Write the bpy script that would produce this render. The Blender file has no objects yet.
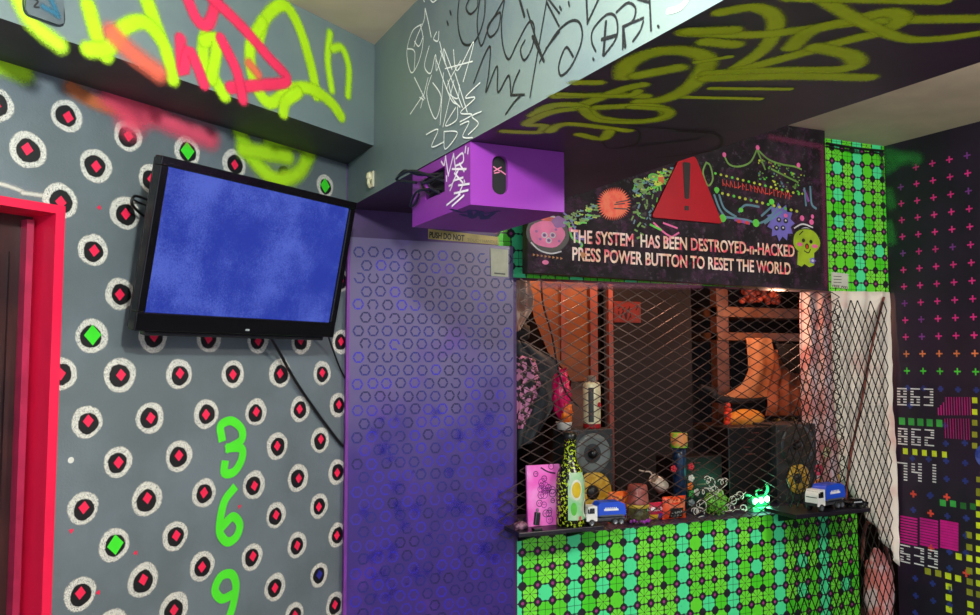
import bpy, math, random
from mathutils import Vector, Matrix, noise
random.seed(7)
PI = math.pi
col = bpy.context.scene.collection
S = bpy.context.scene

# ------------------------------------------------------------------ camera
PSI, PIT, F, H = math.radians(22.5), math.radians(3.755), 800.0, 1.65
FH = Vector((math.sin(PSI), math.cos(PSI), 0)); RT = Vector((math.cos(PSI), -math.sin(PSI), 0)); UP = Vector((0, 0, 1))
FW = FH*math.cos(PIT) + UP*math.sin(PIT); CU = -FH*math.sin(PIT) + UP*math.cos(PIT)
EYE = Vector((0, 0, H))
cd = bpy.data.cameras.new('camera'); cd.sensor_width = 36; cd.lens = F/980*36; cd.clip_start = .02
cam = bpy.data.objects.new('camera', cd); col.objects.link(cam)
cam.location = EYE; cam.rotation_euler = (PI/2 + PIT, 0, -PSI)
S.camera = cam

# ------------------------------------------------------------------ light
def wpt(X, Z, z):                       # right of / ahead of the camera -> world
    v = RT*X + FH*Z; return Vector((v.x, v.y, z))
w = bpy.data.worlds.new('World'); S.world = w; w.use_nodes = True
w.node_tree.nodes['Background'].inputs[0].default_value = (.62, .70, .85, 1)
w.node_tree.nodes['Background'].inputs[1].default_value = .62
def area(name, loc, target, size, power, color, sy=None):
    d = bpy.data.lights.new(name, 'AREA'); d.energy = power; d.color = color; d.size = size
    if sy: d.shape = 'RECTANGLE'; d.size_y = sy
    o = bpy.data.objects.new(name, d); col.objects.link(o); o.location = loc
    o.rotation_euler = (Vector(target)-Vector(loc)).to_track_quat('-Z', 'Y').to_euler(); return o
def point(name, loc, power, color, r=.05):
    d = bpy.data.lights.new(name, 'POINT'); d.energy = power; d.color = color; d.shadow_soft_size = r
    o = bpy.data.objects.new(name, d); col.objects.link(o); o.location = loc; return o
point('ceiling_lamp', wpt(-.05, .75, 2.5), 46, (.93, 1, .96), .06)
point('right_fill_light', wpt(2.0, 1.7, 2.6), 38, (1, .95, .86), .08)  # unseen fill, added to brighten ceiling, wall, sign and sheet on the right
S.view_settings.view_transform = 'Standard'; S.view_settings.look = 'None'
S.view_settings.gamma = 1; S.view_settings.use_curve_mapping = False
S.view_settings.exposure = 1.2
S.cycles.transparent_max_bounces = 24

# ------------------------------------------------------------------ projection of measured points onto the room's planes
def ray(px, py):
    return RT*((px-490)/F) + CU*((307.5-py)/F) + FW
def hit(px, py, P, n):
    d = ray(px, py); t = (P-EYE).dot(n)/d.dot(n); return EYE + d*t
def atY(px, py, Y): return hit(px, py, Vector((0, Y, 0)), Vector((0, 1, 0)))
def atz(px, py, z): return hit(px, py, Vector((0, 0, z)), UP)
class Fr:
    """a plane: origin O, u along, w up, n out towards the room"""
    def __init__(s, O, u, w, n): s.O, s.u, s.w, s.n = Vector(O), Vector(u).normalized(), Vector(w).normalized(), Vector(n).normalized()
    def p(s, u, w, n=0): return s.O + s.u*u + s.w*w + s.n*n
    def px(s, x, y):
        d = hit(x, y, s.O, s.n) - s.O; return (d.dot(s.u), d.dot(s.w))

# ------------------------------------------------------------------ mesh builder
def tag(o, label=None, cat=None, group=None, kind=None):
    for k, v in (('label', label), ('category', cat), ('group', group), ('kind', kind)):
        if v: o[k] = v
    return o
def empty(name, loc, label=None, cat=None, group=None):
    o = bpy.data.objects.new(name, None); col.objects.link(o); o.location = loc; o.empty_display_size = .05
    return tag(o, label, cat, group)
class MB:
    def __init__(s): s.v = []; s.f = []; s.m = []; s.uv = []; s.sm = []
    def face(s, pts, mat=0, uvs=None, smooth=False):
        b = len(s.v); s.v += [Vector(p) for p in pts]; s.f.append(tuple(range(b, b+len(pts)))); s.m.append(mat)
        s.uv.append(uvs or [(0, 0)]*len(pts)); s.sm.append(smooth)
    def idx(s, verts, faces, mat=0, smooth=False, uvs=None):
        b = len(s.v); s.v += [Vector(p) for p in verts]
        for f in faces:
            s.f.append(tuple(b+i for i in f)); s.m.append(mat); s.sm.append(smooth)
            s.uv.append([uvs[i] for i in f] if uvs else [(0, 0)]*len(f))
        return s
    def hexa(s, c, mat=0):              # 8 corners, bottom ring then top ring
        s.idx(c, [(3,2,1,0), (4,5,6,7), (0,1,5,4), (1,2,6,5), (2,3,7,6), (3,0,4,7)], mat); return s
    def box(s, fr, u0, u1, w0, w1, n0, n1, mat=0):
        c = [fr.p(u, w_, n) for w_ in (w0, w1) for (u, n) in ((u0, n1), (u1, n1), (u1, n0), (u0, n0))]
        return s.hexa(c, mat)
    def wbox(s, c, d, rz=0, mat=0, rx=0, ry=0):
        R = Matrix.Rotation(rz, 3, 'Z') @ Matrix.Rotation(ry, 3, 'Y') @ Matrix.Rotation(rx, 3, 'X'); c = Vector(c)
        pts = [c + R @ Vector((a*d[0]/2, b*d[1]/2, e*d[2]/2)) for e in (-1, 1) for a, b in ((-1,-1), (1,-1), (1,1), (-1,1))]
        return s.hexa(pts, mat)
    def prism(s, fr, poly, n0, n1, mat=0, side=None, smooth=False):
        k = len(poly); a = [fr.p(x, y, n0) for x, y in poly]; b = [fr.p(x, y, n1) for x, y in poly]
        s.idx(a+b, [tuple(range(k, 2*k)), tuple(range(k-1, -1, -1))], mat)
        s.idx(a+b, [(i, (i+1) % k, k+(i+1) % k, k+i) for i in range(k)], mat if side is None else side, smooth); return s
    def poly(s, fr, poly, n, mat=0):
        s.face([fr.p(x, y, n) for x, y in poly], mat, [(x, y) for x, y in poly]); return s
    def disc(s, fr, u, w_, r, n, mat=0, k=28, jit=0, sx=1):
        """disc whose UV runs -1..1 across (for soft edges)"""
        vs = [fr.p(u, w_, n)]; uv = [(0, 0)]; ph = random.random()*9
        for i in range(k):
            a = 2*PI*i/k; q = r*(1+jit*math.sin(3*a+ph)+jit*.6*math.sin(5*a+2*ph))
            vs.append(fr.p(u+q*sx*math.cos(a), w_+q*math.sin(a), n)); uv.append((math.cos(a), math.sin(a)))
        s.idx(vs, [(0, 1+i, 1+(i+1) % k) for i in range(k)], mat, False, uv); return s
    def sqdec(s, fr, u, w_, r, n, mat=0, sx=1):
        s.idx([fr.p(u-r*sx, w_-r, n), fr.p(u+r*sx, w_-r, n), fr.p(u+r*sx, w_+r, n), fr.p(u-r*sx, w_+r, n)], [(0,1,2,3)], mat, False, [(-1,-1), (1,-1), (1,1), (-1,1)]); return s
    def ribbon(s, fr, pts, wd, n, mat=0, sub=7, smooth=True):
        """painted stroke: UV x = how far past the end (caps), UV y = -1..1 across"""
        P = [Vector((a, b)) for a, b in pts]
        if smooth and len(P) > 2: P = crom(P, sub)
        Q = [P[0]]
        for p in P[1:]:
            if (p-Q[-1]).length > wd*.12: Q.append(p)
        if len(Q) < 2: return s
        T = [(Q[min(i+1, len(Q)-1)]-Q[max(i-1, 0)]).normalized() for i in range(len(Q))]
        r = wd/2; rows = [(Q[0]-T[0]*r, T[0], 1)] + [(q, t, 0) for q, t in zip(Q, T)] + [(Q[-1]+T[-1]*r, T[-1], 1)]
        vs, uv = [], []
        for ri_, (c, t, e) in enumerate(rows):
            nn = Vector((-t.y, t.x))
            for k in (-1, 0, 1):
                q = c + nn*r*k; vs.append(fr.p(q.x, q.y, n+6e-5*ri_/len(rows))); uv.append((e, k))
        fs = []
        for i in range(len(rows)-1):
            a = 3*i; fs += [(a, a+1, a+4, a+3), (a+1, a+2, a+5, a+4)]
        s.idx(vs, fs, mat, False, uv); return s
    def tube(s, pts, r, k=8, mat=0, closed=False, sub=6, curve=True, rr=None):
        P = [Vector(p) for p in pts]
        if curve and len(P) > 2: P = crom(P, sub)
        n = len(P); vs = []; ref = Vector((.13, .31, .94)).normalized(); last = None
        for i in range(n):
            t = (P[min(i+1, n-1)]-P[max(i-1, 0)]).normalized()
            x = (last - t*last.dot(t)) if last else ref.cross(t)
            x.normalize(); last = x; y = t.cross(x)
            q = r if rr is None else rr(i/(n-1))
            vs += [P[i] + (x*math.cos(2*PI*j/k)+y*math.sin(2*PI*j/k))*q for j in range(k)]
        fs = [(i*k+j, i*k+(j+1) % k, (i+1)*k+(j+1) % k, (i+1)*k+j) for i in range(n-1) for j in range(k)]
        s.idx(vs, fs, mat, True); s.idx(vs[:k], [tuple(range(k-1, -1, -1))], mat); s.idx(vs[-k:], [tuple(range(k))], mat); return s
    def lathe(s, c, prof, k=28, mat=0, axis=(0,0,1), smooth=True, mats=None):
        c = Vector(c); R = Vector((0,0,1)).rotation_difference(Vector(axis)).to_matrix()
        vs = [c + R @ Vector((r*math.cos(2*PI*j/k), r*math.sin(2*PI*j/k), z)) for r, z in prof for j in range(k)]
        uv = [(j/k, z) for r, z in prof for j in range(k)]
        for i in range(len(prof)-1):
            fs = [(i*k+j, i*k+(j+1) % k, (i+1)*k+(j+1) % k, (i+1)*k+j) for j in range(k)]
            b = len(s.v) if i == 0 else b
            if i == 0: s.v += vs
            for f in fs:
                s.f.append(tuple(b+q for q in f)); s.m.append(mats[i] if mats else mat); s.sm.append(smooth); s.uv.append([uv[q] for q in f])
        return s
    def blob(s, c, r, mat=0, nu=20, nv=12, lump=.0, freq=3, rz=0, seed=0, flat=0, ry=0):
        c = Vector(c); R = Matrix.Rotation(rz, 3, 'Z') @ Matrix.Rotation(ry, 3, 'Y'); vs = []
        for i in range(nv+1):
            th = PI*i/nv
            for j in range(nu):
                ph = 2*PI*j/nu; d = Vector((math.sin(th)*math.cos(ph), math.sin(th)*math.sin(ph), math.cos(th)))
                q = 1 + lump*noise.noise(d*freq+Vector((seed*3.1, 0, seed)))
                if flat and d.z < -flat: d = d*(flat/-d.z)
                vs.append(c + R @ Vector((d.x*r[0], d.y*r[1], d.z*r[2]))*q)
        s.idx(vs, [(i*nu+j, (i+1)*nu+j, (i+1)*nu+(j+1) % nu, i*nu+(j+1) % nu) for i in range(nv) for j in range(nu)], mat, True); return s
    def grid(s, fn, nu, nv, mat=0, smooth=True):
        vs = [fn(i/nu, j/nv) for j in range(nv+1) for i in range(nu+1)]; uv = [(i/nu, j/nv) for j in range(nv+1) for i in range(nu+1)]
        s.idx(vs, [(j*(nu+1)+i, j*(nu+1)+i+1, (j+1)*(nu+1)+i+1, (j+1)*(nu+1)+i) for j in range(nv) for i in range(nu)], mat, smooth, uv); return s
    def text(s, fr, body, a, b, cap, n0, n1, mat=0, bold=.0):
        """lettering from baseline point a to baseline point b (plane coordinates), capitals cap high"""
        cu = bpy.data.curves.new('t', 'FONT'); cu.body = body; cu.extrude = .5; cu.resolution_u = 3; cu.offset = bold
        o = bpy.data.objects.new('t', cu); col.objects.link(o); dg = bpy.context.evaluated_depsgraph_get(); e = o.evaluated_get(dg); me = e.to_mesh()
        V = [x.co.copy() for x in me.vertices]; Fs = [tuple(p.vertices) for p in me.polygons]
        x0 = min(v.x for v in V); x1 = max(v.x for v in V); y1 = .72
        a = Vector(a); b = Vector(b); L = (b-a).length; t = (b-a)/L; q = Vector((-t.y, t.x)); out = []
        for v in V:
            p = a + t*((v.x-x0)/(x1-x0)*L) + q*(v.y/y1*cap); out.append(fr.p(p.x, p.y, n0 if v.z < 0 else n1))
        s.idx(out, Fs, mat)
        e.to_mesh_clear(); bpy.data.objects.remove(o); bpy.data.curves.remove(cu); return s
    def build(s, name, mats, parent=None, loc=None, bevel=0, solid=0, label=None, cat=None, group=None, kind=None, shade=None):
        if parent is not None:
            O = Vector((0,0,0)); q = parent
            while q is not None: O += Vector(q.location); q = q.parent
        elif loc is not None: O = Vector(loc)
        else:
            lo = [min(v[i] for v in s.v) for i in range(3)]; hi = [max(v[i] for v in s.v) for i in range(3)]
            O = Vector(((lo[0]+hi[0])/2, (lo[1]+hi[1])/2, lo[2]))
        me = bpy.data.meshes.new(name); me.from_pydata([v-O for v in s.v], [], s.f)
        for m_ in (mats if isinstance(mats, (list, tuple)) else [mats]): me.materials.append(m_)
        me.polygons.foreach_set('material_index', s.m); me.polygons.foreach_set('use_smooth', s.sm)
        uvl = me.uv_layers.new(name='UVMap'); flat = []
        for u in s.uv:
            for a, b in u: flat += [a, b]
        uvl.data.foreach_set('uv', flat); me.update()
        o = bpy.data.objects.new(name, me); col.objects.link(o)
        if parent is not None: o.parent = parent
        else: o.location = O
        if bevel:
            b = o.modifiers.new('bevel', 'BEVEL'); b.width = bevel; b.segments = 2; b.limit_method = 'ANGLE'; b.angle_limit = .7
        if solid:
            b = o.modifiers.new('solid', 'SOLIDIFY'); b.thickness = solid; b.offset = 0
        return tag(o, label, cat, group, kind)
def crom(P, sub):
    out = []
    for i in range(len(P)-1):
        a = P[max(i-1, 0)]; b = P[i]; c = P[i+1]; d = P[min(i+2, len(P)-1)]
        for k in range(sub):
            t = k/sub
            out.append(.5*((2*b)+(c-a)*t+(2*a-5*b+4*c-d)*t*t+(3*b-a-3*c+d)*t**3))
    out.append(P[-1]); return out
def copy_tree(o, parent=None):
    c = o.copy(); col.objects.link(c); c.parent = parent
    for ch in list(o.children): copy_tree(ch, c)
    return c

# ------------------------------------------------------------------ materials
def srgb(h):
    if isinstance(h, str): h = [int(h[i:i+2], 16)/255 for i in (0, 2, 4)]
    return tuple((x/12.92 if x <= .04045 else ((x+.055)/1.055)**2.4) for x in h[:3]) + (1,)
class X:                                  # tiny node arithmetic
    t = None
    def __init__(s, sock): s.s = sock
    @staticmethod
    def mk(op, *a):
        n = X.t.nodes.new('ShaderNodeMath'); n.operation = op
        for i, q in enumerate(a):
            if isinstance(q, X): X.t.links.new(q.s, n.inputs[i])
            else: n.inputs[i].default_value = q
        return X(n.outputs[0])
    def __add__(s, o): return X.mk('ADD', s, o)
    def __radd__(s, o): return X.mk('ADD', o, s)
    def __sub__(s, o): return X.mk('SUBTRACT', s, o)
    def __rsub__(s, o): return X.mk('SUBTRACT', o, s)
    def __mul__(s, o): return X.mk('MULTIPLY', s, o)
    def __rmul__(s, o): return X.mk('MULTIPLY', s, o)
    def __truediv__(s, o): return X.mk('DIVIDE', s, o)
    def __lt__(s, o): return X.mk('LESS_THAN', s, o)
    def __gt__(s, o): return X.mk('GREATER_THAN', s, o)
def newmat(name):
    m = bpy.data.materials.new(name); m.use_nodes = True; X.t = m.node_tree
    return m, m.node_tree, m.node_tree.nodes['Principled BSDF']
def nz(t, scale, detail=3, rough=.55, vec=None, kind='Object'):
    n = t.nodes.new('ShaderNodeTexNoise'); n.inputs['Scale'].default_value = scale; n.inputs['Detail'].default_value = detail; n.inputs['Roughness'].default_value = rough
    if vec is None: vec = t.nodes.new('ShaderNodeTexCoord').outputs[kind]
    t.links.new(vec, n.inputs['Vector']); return X(n.outputs['Fac'])
def ss(x, a, b):                          # smoothstep
    n = X.t.nodes.new('ShaderNodeMapRange'); n.interpolation_type = 'SMOOTHSTEP'; X.t.links.new(x.s, n.inputs[0])
    n.inputs[1].default_value = a; n.inputs[2].default_value = b; return X(n.outputs[0])
def mix(f, a, b):
    n = X.t.nodes.new('ShaderNodeMix'); n.data_type = 'RGBA'
    if isinstance(f, X): X.t.links.new(f.s, n.inputs[0])
    else: n.inputs[0].default_value = f
    for i, q in ((6, a), (7, b)):
        if isinstance(q, X): X.t.links.new(q.s, n.inputs[i])
        else: n.inputs[i].default_value = srgb(q) if isinstance(q, str) else q
    return X(n.outputs[2])
def setc(t, b, c): t.links.new(c.s, b.inputs['Base Color'])
def bump(t, b, h, strength=.3, dist=.002):
    n = t.nodes.new('ShaderNodeBump'); n.inputs['Strength'].default_value = strength; n.inputs['Distance'].default_value = dist
    t.links.new(h.s, n.inputs['Height']); t.links.new(n.outputs[0], b.inputs['Normal'])
_mc = {}
def M(c, rough=.6, metal=0, var=.12, scale=12, bmp=0, name=None, emit=0, c2=None, lo=.35, hi=.65, detail=3, spec=.5):
    key = (c, rough, metal, var, scale, bmp, emit, c2, lo, hi)
    if key in _mc: return _mc[key]
    m, t, b = newmat(name or 'paint_'+c); b.inputs['Roughness'].default_value = rough; b.inputs['Metallic'].default_value = metal
    b.inputs['Specular IOR Level'].default_value = spec
    n = nz(t, scale, detail)
    if c2 is None:
        a = srgb(c); dk = tuple(x*(1-var*1.6) for x in a[:3])+(1,); lt = tuple(min(1, x*(1+var)) for x in a[:3])+(1,)
        setc(t, b, mix(ss(n, .3, .7), dk, lt))
    else: setc(t, b, mix(ss(n, lo, hi), c, c2))
    if bmp: bump(t, b, nz(t, scale*6, 2), bmp)
    if emit:
        b.inputs['Emission Color'].default_value = srgb(c); b.inputs['Emission Strength'].default_value = emit
    _mc[key] = m; return m
def alpha_mat(name, c, afn, rough=.55, c2=None):
    m, t, b = newmat(name); b.inputs['Roughness'].default_value = rough
    uv = t.nodes.new('ShaderNodeUVMap').outputs[0]; sp = t.nodes.new('ShaderNodeSeparateXYZ'); t.links.new(uv, sp.inputs[0])
    x, y = X(sp.outputs[0]), X(sp.outputs[1]); r = X.mk('SQRT', x*x+y*y)
    a = afn(t, r, x, y)
    t.links.new(a.s, b.inputs['Alpha'])
    setc(t, b, mix(ss(nz(t, 25), .35, .65), c, c2 or c)); return m
# spray strokes: soft edge, dusty speckle
def SPRAY(c, hard=.55, op=.95, c2=None, key=None):
    return alpha_mat('spray_'+c, c, lambda t, r, x, y: ss(r*-1+1.0+(nz(t, 260, 2)-.5)*.5, 0.0, 1-hard)*(op*(.75+.4*nz(t, 14))), .5, c2)
def MARK(c, rag=.5):
    return alpha_mat('marker_'+c, c, lambda t, r, x, y: ss(r*-1+1.0+(nz(t, 500, 2)-.5)*rag, .12, .22)*ss(nz(t, 320, 2), .28, .40), .5)

# grey wall paint with roller texture
m, t, b = newmat('grey_wall_paint'); b.inputs['Roughness'].default_value = .42
setc(t, b, mix(ss(nz(t, 3, 5), .35, .65), '626c70', '6e7980'))
bump(t, b, nz(t, 170, 3)*.7+nz(t, 40, 2)*.3, .55, .0025); GREY = m
m, t, b = newmat('grey_beam_paint'); b.inputs['Roughness'].default_value = .5
setc(t, b, mix(ss(nz(t, 2.5, 5), .35, .65), '66757a', '72827f')); bump(t, b, nz(t, 150, 3), .2, .0015); GREYB = m
DKGREY = M('383c3e', .6, var=.15, scale=5)
BEIGE = M('d2c0aa', .85, var=.06, scale=4, bmp=.15)
m, t, b = newmat('beam_underside_paint'); b.inputs['Roughness'].default_value = .45
setc(t, b, mix(ss(nz(t, 4, 4), .35, .65), '301a36', '3d2442')); UNDER = m
m, t, b = newmat('night_wall_paint'); b.inputs['Roughness'].default_value = .5
setc(t, b, mix(ss(nz(t, 3, 4), .35, .65), '1c1626', '2a1a33')); bump(t, b, nz(t, 120), .2, .001); NIGHT = m
m, t, b = newmat('purple_wall_paint'); b.inputs['Roughness'].default_value = .45
setc(t, b, mix(ss(nz(t, 4, 4), .35, .65), '3a1f55', '532a70')); PURW = m

# flower tile stencil (UV in cells)
def tiles():
    m, t, b = newmat('flower_stencil_tiles'); b.inputs['Roughness'].default_value = .5
    uv = t.nodes.new('ShaderNodeUVMap').outputs[0]; sp = t.nodes.new('ShaderNodeSeparateXYZ'); t.links.new(uv, sp.inputs[0])
    wob = (nz(t, 9, 2)-.5)*.12
    x, y = X(sp.outputs[0])+wob, X(sp.outputs[1])+(nz(t, 7, 2)-.5)*.14
    ix, iy = X.mk('FLOOR', x), X.mk('FLOOR', y); cx, cy = X.mk('FRACT', x)-.5, X.mk('FRACT', y)-.5
    r = X.mk('SQRT', cx*cx+cy*cy); th = X.mk('ARCTAN2', cy, cx)
    wn = t.nodes.new('ShaderNodeTexWhiteNoise'); cb = t.nodes.new('ShaderNodeCombineXYZ'); t.links.new(ix.s, cb.inputs[0]); t.links.new(iy.s, cb.inputs[1]); t.links.new(cb.outputs[0], wn.inputs[0]); rnd = X(wn.outputs[0])
    mx = X.mk('MAXIMUM', X.mk('ABSOLUTE', cx), X.mk('ABSOLUTE', cy)); edge = .468-X.mk('COSINE', th*8)*.032
    flower = ss(edge-r, -.012, .012)*(1-ss(mx, .47, .495)*ss(nz(t, 30, 2), .42, .5))
    # petal slits on about half the flowers, a fine cross on the rest
    ray8 = X.mk('ABSOLUTE', X.mk('SINE', th*4))*(.25+r*.3)
    style = rnd > .45
    slit = (1-ss(ray8, .035, .11))*ss(r, .04, .09)*style*ss(X.mk('COSINE', th*8)*-1+r*0, -2, -1.5)
    hub = (1-ss(r, .045, .065))
    crs = (X.mk('MINIMUM', X.mk('ABSOLUTE', cx), X.mk('ABSOLUTE', cy)) < .014)*(rnd < .3)
    sea = X.mk('MAXIMUM', X.mk('COMPARE', X.mk('FLOORED_MODULO', ix, 4.0), 0.0, .1),
                 X.mk('COMPARE', X.mk('FLOORED_MODULO', ix, 4.0), 2.0, .1)*X.mk('COMPARE', X.mk('FLOORED_MODULO', iy, 2.0), 0.0, .1)*(rnd < .55))
    lime = mix(rnd, '48dc1e', '80f03c'); c = mix(sea, lime, '50f0a0')
    dark = mix(sea*.7, '1a1020', '1c3a30')
    c = mix(flower, dark, c)
    c = mix(slit*(1-sea), c, '17251a'); c = mix(crs, c, '1d5a22'); c = mix(hub*style*(1-sea), c, '17251a')
    qx, qy = .5-X.mk('ABSOLUTE', cx), .5-X.mk('ABSOLUTE', cy); q = X.mk('SQRT', qx*qx+qy*qy)
    c = mix(1-ss(q, .195, .22), c, '1f1326')
    dx = X(sp.outputs[0])+.5; wn2 = t.nodes.new('ShaderNodeTexWhiteNoise'); cb2 = t.nodes.new('ShaderNodeCombineXYZ')
    t.links.new(X.mk('FLOOR', dx).s, cb2.inputs[0]); t.links.new(X.mk('FLOOR', X(sp.outputs[1])+.5).s, cb2.inputs[1]); t.links.new(cb2.outputs[0], wn2.inputs[0])
    c = mix((1-ss(q, .08, .115))*(X(wn2.outputs[0]) > .2), c, 'a83a86')
    c = mix(ss(nz(t, 60, 4), .62, .74)*.5, c, '2a3a20')
    setc(t, b, c); return m
TILES = tiles()

# ------------------------------------------------------------------ the planes of the room
LD = Vector((math.sin(math.radians(55)), math.cos(math.radians(55)), 0)); LN = Vector((LD.y, -LD.x, 0))
CORNER = Vector((.656, 3.03, 0))
LW = Fr(CORNER, LD, UP, LN)                        # left wall, u negative towards the camera
YF = 3.03
FW_ = Fr((0, YF, 0), (1,0,0), UP, (0,-1,0))        # front wall
RD = Vector((math.sin(math.radians(-5.5)), math.cos(math.radians(-5.5)), 0))
RC = atY(889, 300, YF); RC.z = 0
RW = Fr(RC, -RD, UP, (-RD.y, RD.x, 0))             # right wall, u positive towards the camera
CEIL = 2.77
def rgn(ox, oy, s): return lambda x, y: (ox + x/s, oy + y/s)
z1 = rgn(0, 0, 2.675); z4 = rgn(0, 190, 2.675); z5 = rgn(0, 385, 2.675)

# ---- soffit beam along the left wall
SB = 2.405
e0 = atz(0, 24, SB); e1 = atz(360, 137, SB)
off = ((e0-CORNER).dot(LN)+(e1-CORNER).dot(LN))/2
SF = Fr(CORNER+LN*off, LD, UP, LN)
# ---- main beam
MBZ = atY(352, 208, YF-.02).z
p0 = atz(469, 141, MBZ); p1 = atz(700, 13, MBZ); bd = (p0-p1).normalized()     # away from the camera
q0 = atz(763, 133, MBZ); q1 = atz(980, 63, MBZ)
bn = Vector((-bd.y, bd.x, 0))                        # towards the left
BF = Fr((p0.x, p0.y, 0), -bd, UP, bn)              # left face; u grows towards the camera
BU = Fr((p0.x, p0.y, MBZ), -bd, -bn, (0,0,-1))     # underside; u towards the camera, w towards the right
bw = (BU.px(763, 133)[1] + BU.px(980, 63)[1])/2
print('beam bottom', MBZ, 'width', bw, 'soffit off', off)

# ================================================================== STRUCTURE
# ---------- left wall with its stencils
RING = alpha_mat('sprayed_ring', 'dedbd0', lambda t, r, x, y: ss(1.0-r+(nz(t, 330, 2)-.5)*.28, -.04, .10)*ss(nz(t, 420, 2), .34, .50), .6)
BLK = alpha_mat('sprayed_black', '121114', lambda t, r, x, y: ss(1.0-r+(nz(t, 200, 2)-.5)*.18, -.02, .12), .5)
PINK, NEON = M('f0214f', .5, var=.05), M('3fe02a', .5, var=.05)
LIME, PNK, ORG = SPRAY('b4e612', .35, 1.0), SPRAY('f2305c', .35, 1.0), SPRAY('e07838', .15, .7)
HAZE_P, HAZE_L = SPRAY('ff5a78', .0, .85), SPRAY('b8ec20', .1, 1.1)
BLUE = M('2a2c9a', .5)
m = MB(); m.face([LW.p(-4.5, 0), LW.p(0, 0), LW.p(0, CEIL), LW.p(-4.5, CEIL)], 0)
# opening for the door is cut: rebuild the wall as strips round it
m = MB()
dr = LW.px(44.5, 400)[0]; dl = dr-.86; dtop = LW.px(50, 214)[1]; tt_ = LW.px(60, 207)[1]
for a, b_, c, d in ((-4.5, dl, 0, CEIL), (dr, 0, 0, CEIL), (dl, dr, dtop, CEIL)):
    m.idx([LW.p(a, c), LW.p(b_, c), LW.p(b_, d), LW.p(a, d)], [(0,1,2,3)], 0)
m.box(LW, -4.5, dl-.0, 0, CEIL, -.14, -.13, 0)
circ = [(-5,104),(67,116),(28,150),(128,136),(96,166),(187,151,'g'),(234,164),(325,186,'g'),(125,213),(60,201),(152,179),(93,250),(120,294),(92,336,'g'),
 (153,337),(209,338),(258,340),(301,341),(341,342),(61,374),(120,375),(179,374),(233,374),(280,373),(322,373),(341,280),(338,405),
 (87,422),(150,418),(206,414),(256,412),(300,409),(118,462),(179,456),(277,446),(320,440),(337,472),(83,508),(147,499),(204,493),(254,485),(298,478),
 (114,545,'g'),(175,536),(276,515),(319,506),(337,535),(80,594),(143,580),(202,566),(252,557),(297,545),(174,609),(275,587),(319,575,'b'),(335,605),(294,615),(112,626),
 (240,205),(290,215),(190,200),(330,230),(180,260),(230,290),(280,300),(228,640),(50,640)]
CREAM = 13
def diamond(mb, fr, u, w_, r, n, mat, rot=0):
    mb.poly(fr, [(u+r*math.cos(rot+k*PI/2), w_+r*1.15*math.sin(rot+k*PI/2)) for k in range(4)], n, mat)
for k, c in enumerate(circ):
    nv0 = len(m.v); u, w_ = LW.px(c[0], c[1]); R = .046*random.uniform(.92, 1.06); kind = c[2] if len(c) > 2 else 'p'
    if u > -.001: continue
    m.disc(LW, u, w_, R*1.06, .0006, 1, 30, .02)
    m.disc(LW, u+random.uniform(-.004, .004), w_-random.uniform(0, .005), R*.70, .0010, 2, 30, .03)
    rr = .0155 if kind != 'g' else .025
    diamond(m, LW, u+random.uniform(-.003, .004), w_+random.uniform(-.003, .003), rr, .0014, {'p': 3, 'g': 4, 'b': 5}[kind], random.uniform(-.15, .15))
    for i_ in range(nv0, len(m.v)):        # the paint stops where the door frame begins
        e_ = (m.v[i_]-LW.O).dot(LW.u)
        if dl < e_ < dr+.008 and m.v[i_].z < tt_: m.v[i_] = m.v[i_]+LW.u*(dr+.008-e_)
u, w_ = LW.px(284, 174); m.disc(LW, u, w_, .03, .0009, 2); m.disc(LW, u, w_, .022, .0012, 10); diamond(m, LW, u, w_, .009, .0014, 3)
BKM_ = 2
def strokes(mb, fr, f, lst, wd, n, mat, sub=7):
    """lst: strokes in measured points; wd in the same units"""
    for si_, s_ in enumerate(lst):
        P = [fr.px(*f(*q)) for q in s_]
        a = fr.px(*f(s_[0][0], s_[0][1])); b_ = fr.px(*f(s_[0][0], s_[0][1]+10)); k = (Vector(a)-Vector(b_)).length/10; c_ = fr.px(*f(s_[0][0]+10, s_[0][1])); k = math.sqrt(k*(Vector(a)-Vector(c_)).length/10) if fr is BU else k
        mb.ribbon(fr, P, wd*k*((1.75 if fr is BU else 1.5) if wd > 22 else (1.45 if mat == BKM_ and fr is BF else 1.15)), n+si_*7e-5, mat, sub)
strokes(m, LW, z1, [[(330,250),(345,290),(350,330)], [(300,255),(380,300)]], 90, .0018, 8)
strokes(m, LW, z1, [[(190,235),(250,270),(330,295)]], 45, .0017, 9)
strokes(m, LW, z1, [[(400,300),(480,340),(560,370)]], 70, .0015, 8)
strokes(m, LW, z1, [[(640,350),(680,430),(740,480),(800,460),(830,400)], [(720,385),(790,380),(830,410)], [(650,400),(770,420)]], 50, .0016, 10)
strokes(m, LW, z1, [[(0,170),(60,195)]], 60, .0016, 10)
for q in ((362,449), (640,325), (190,390), (262,555), (265,47)):
    u, w_ = LW.px(*z5(*q)) if q[1] > 300 else LW.px(*z4(*q)); m.disc(LW, u, w_, .006, .0013, 3, 9, .3)
u, w_ = LW.px(*z5(189, 201)); m.disc(LW, u, w_, .0085, .0013, 11, 14)
strokes(m, LW, z1, [[(-20,488),(20,497),(60,512)], [(60,516),(120,524)]], 18, .0004, 13)
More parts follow.
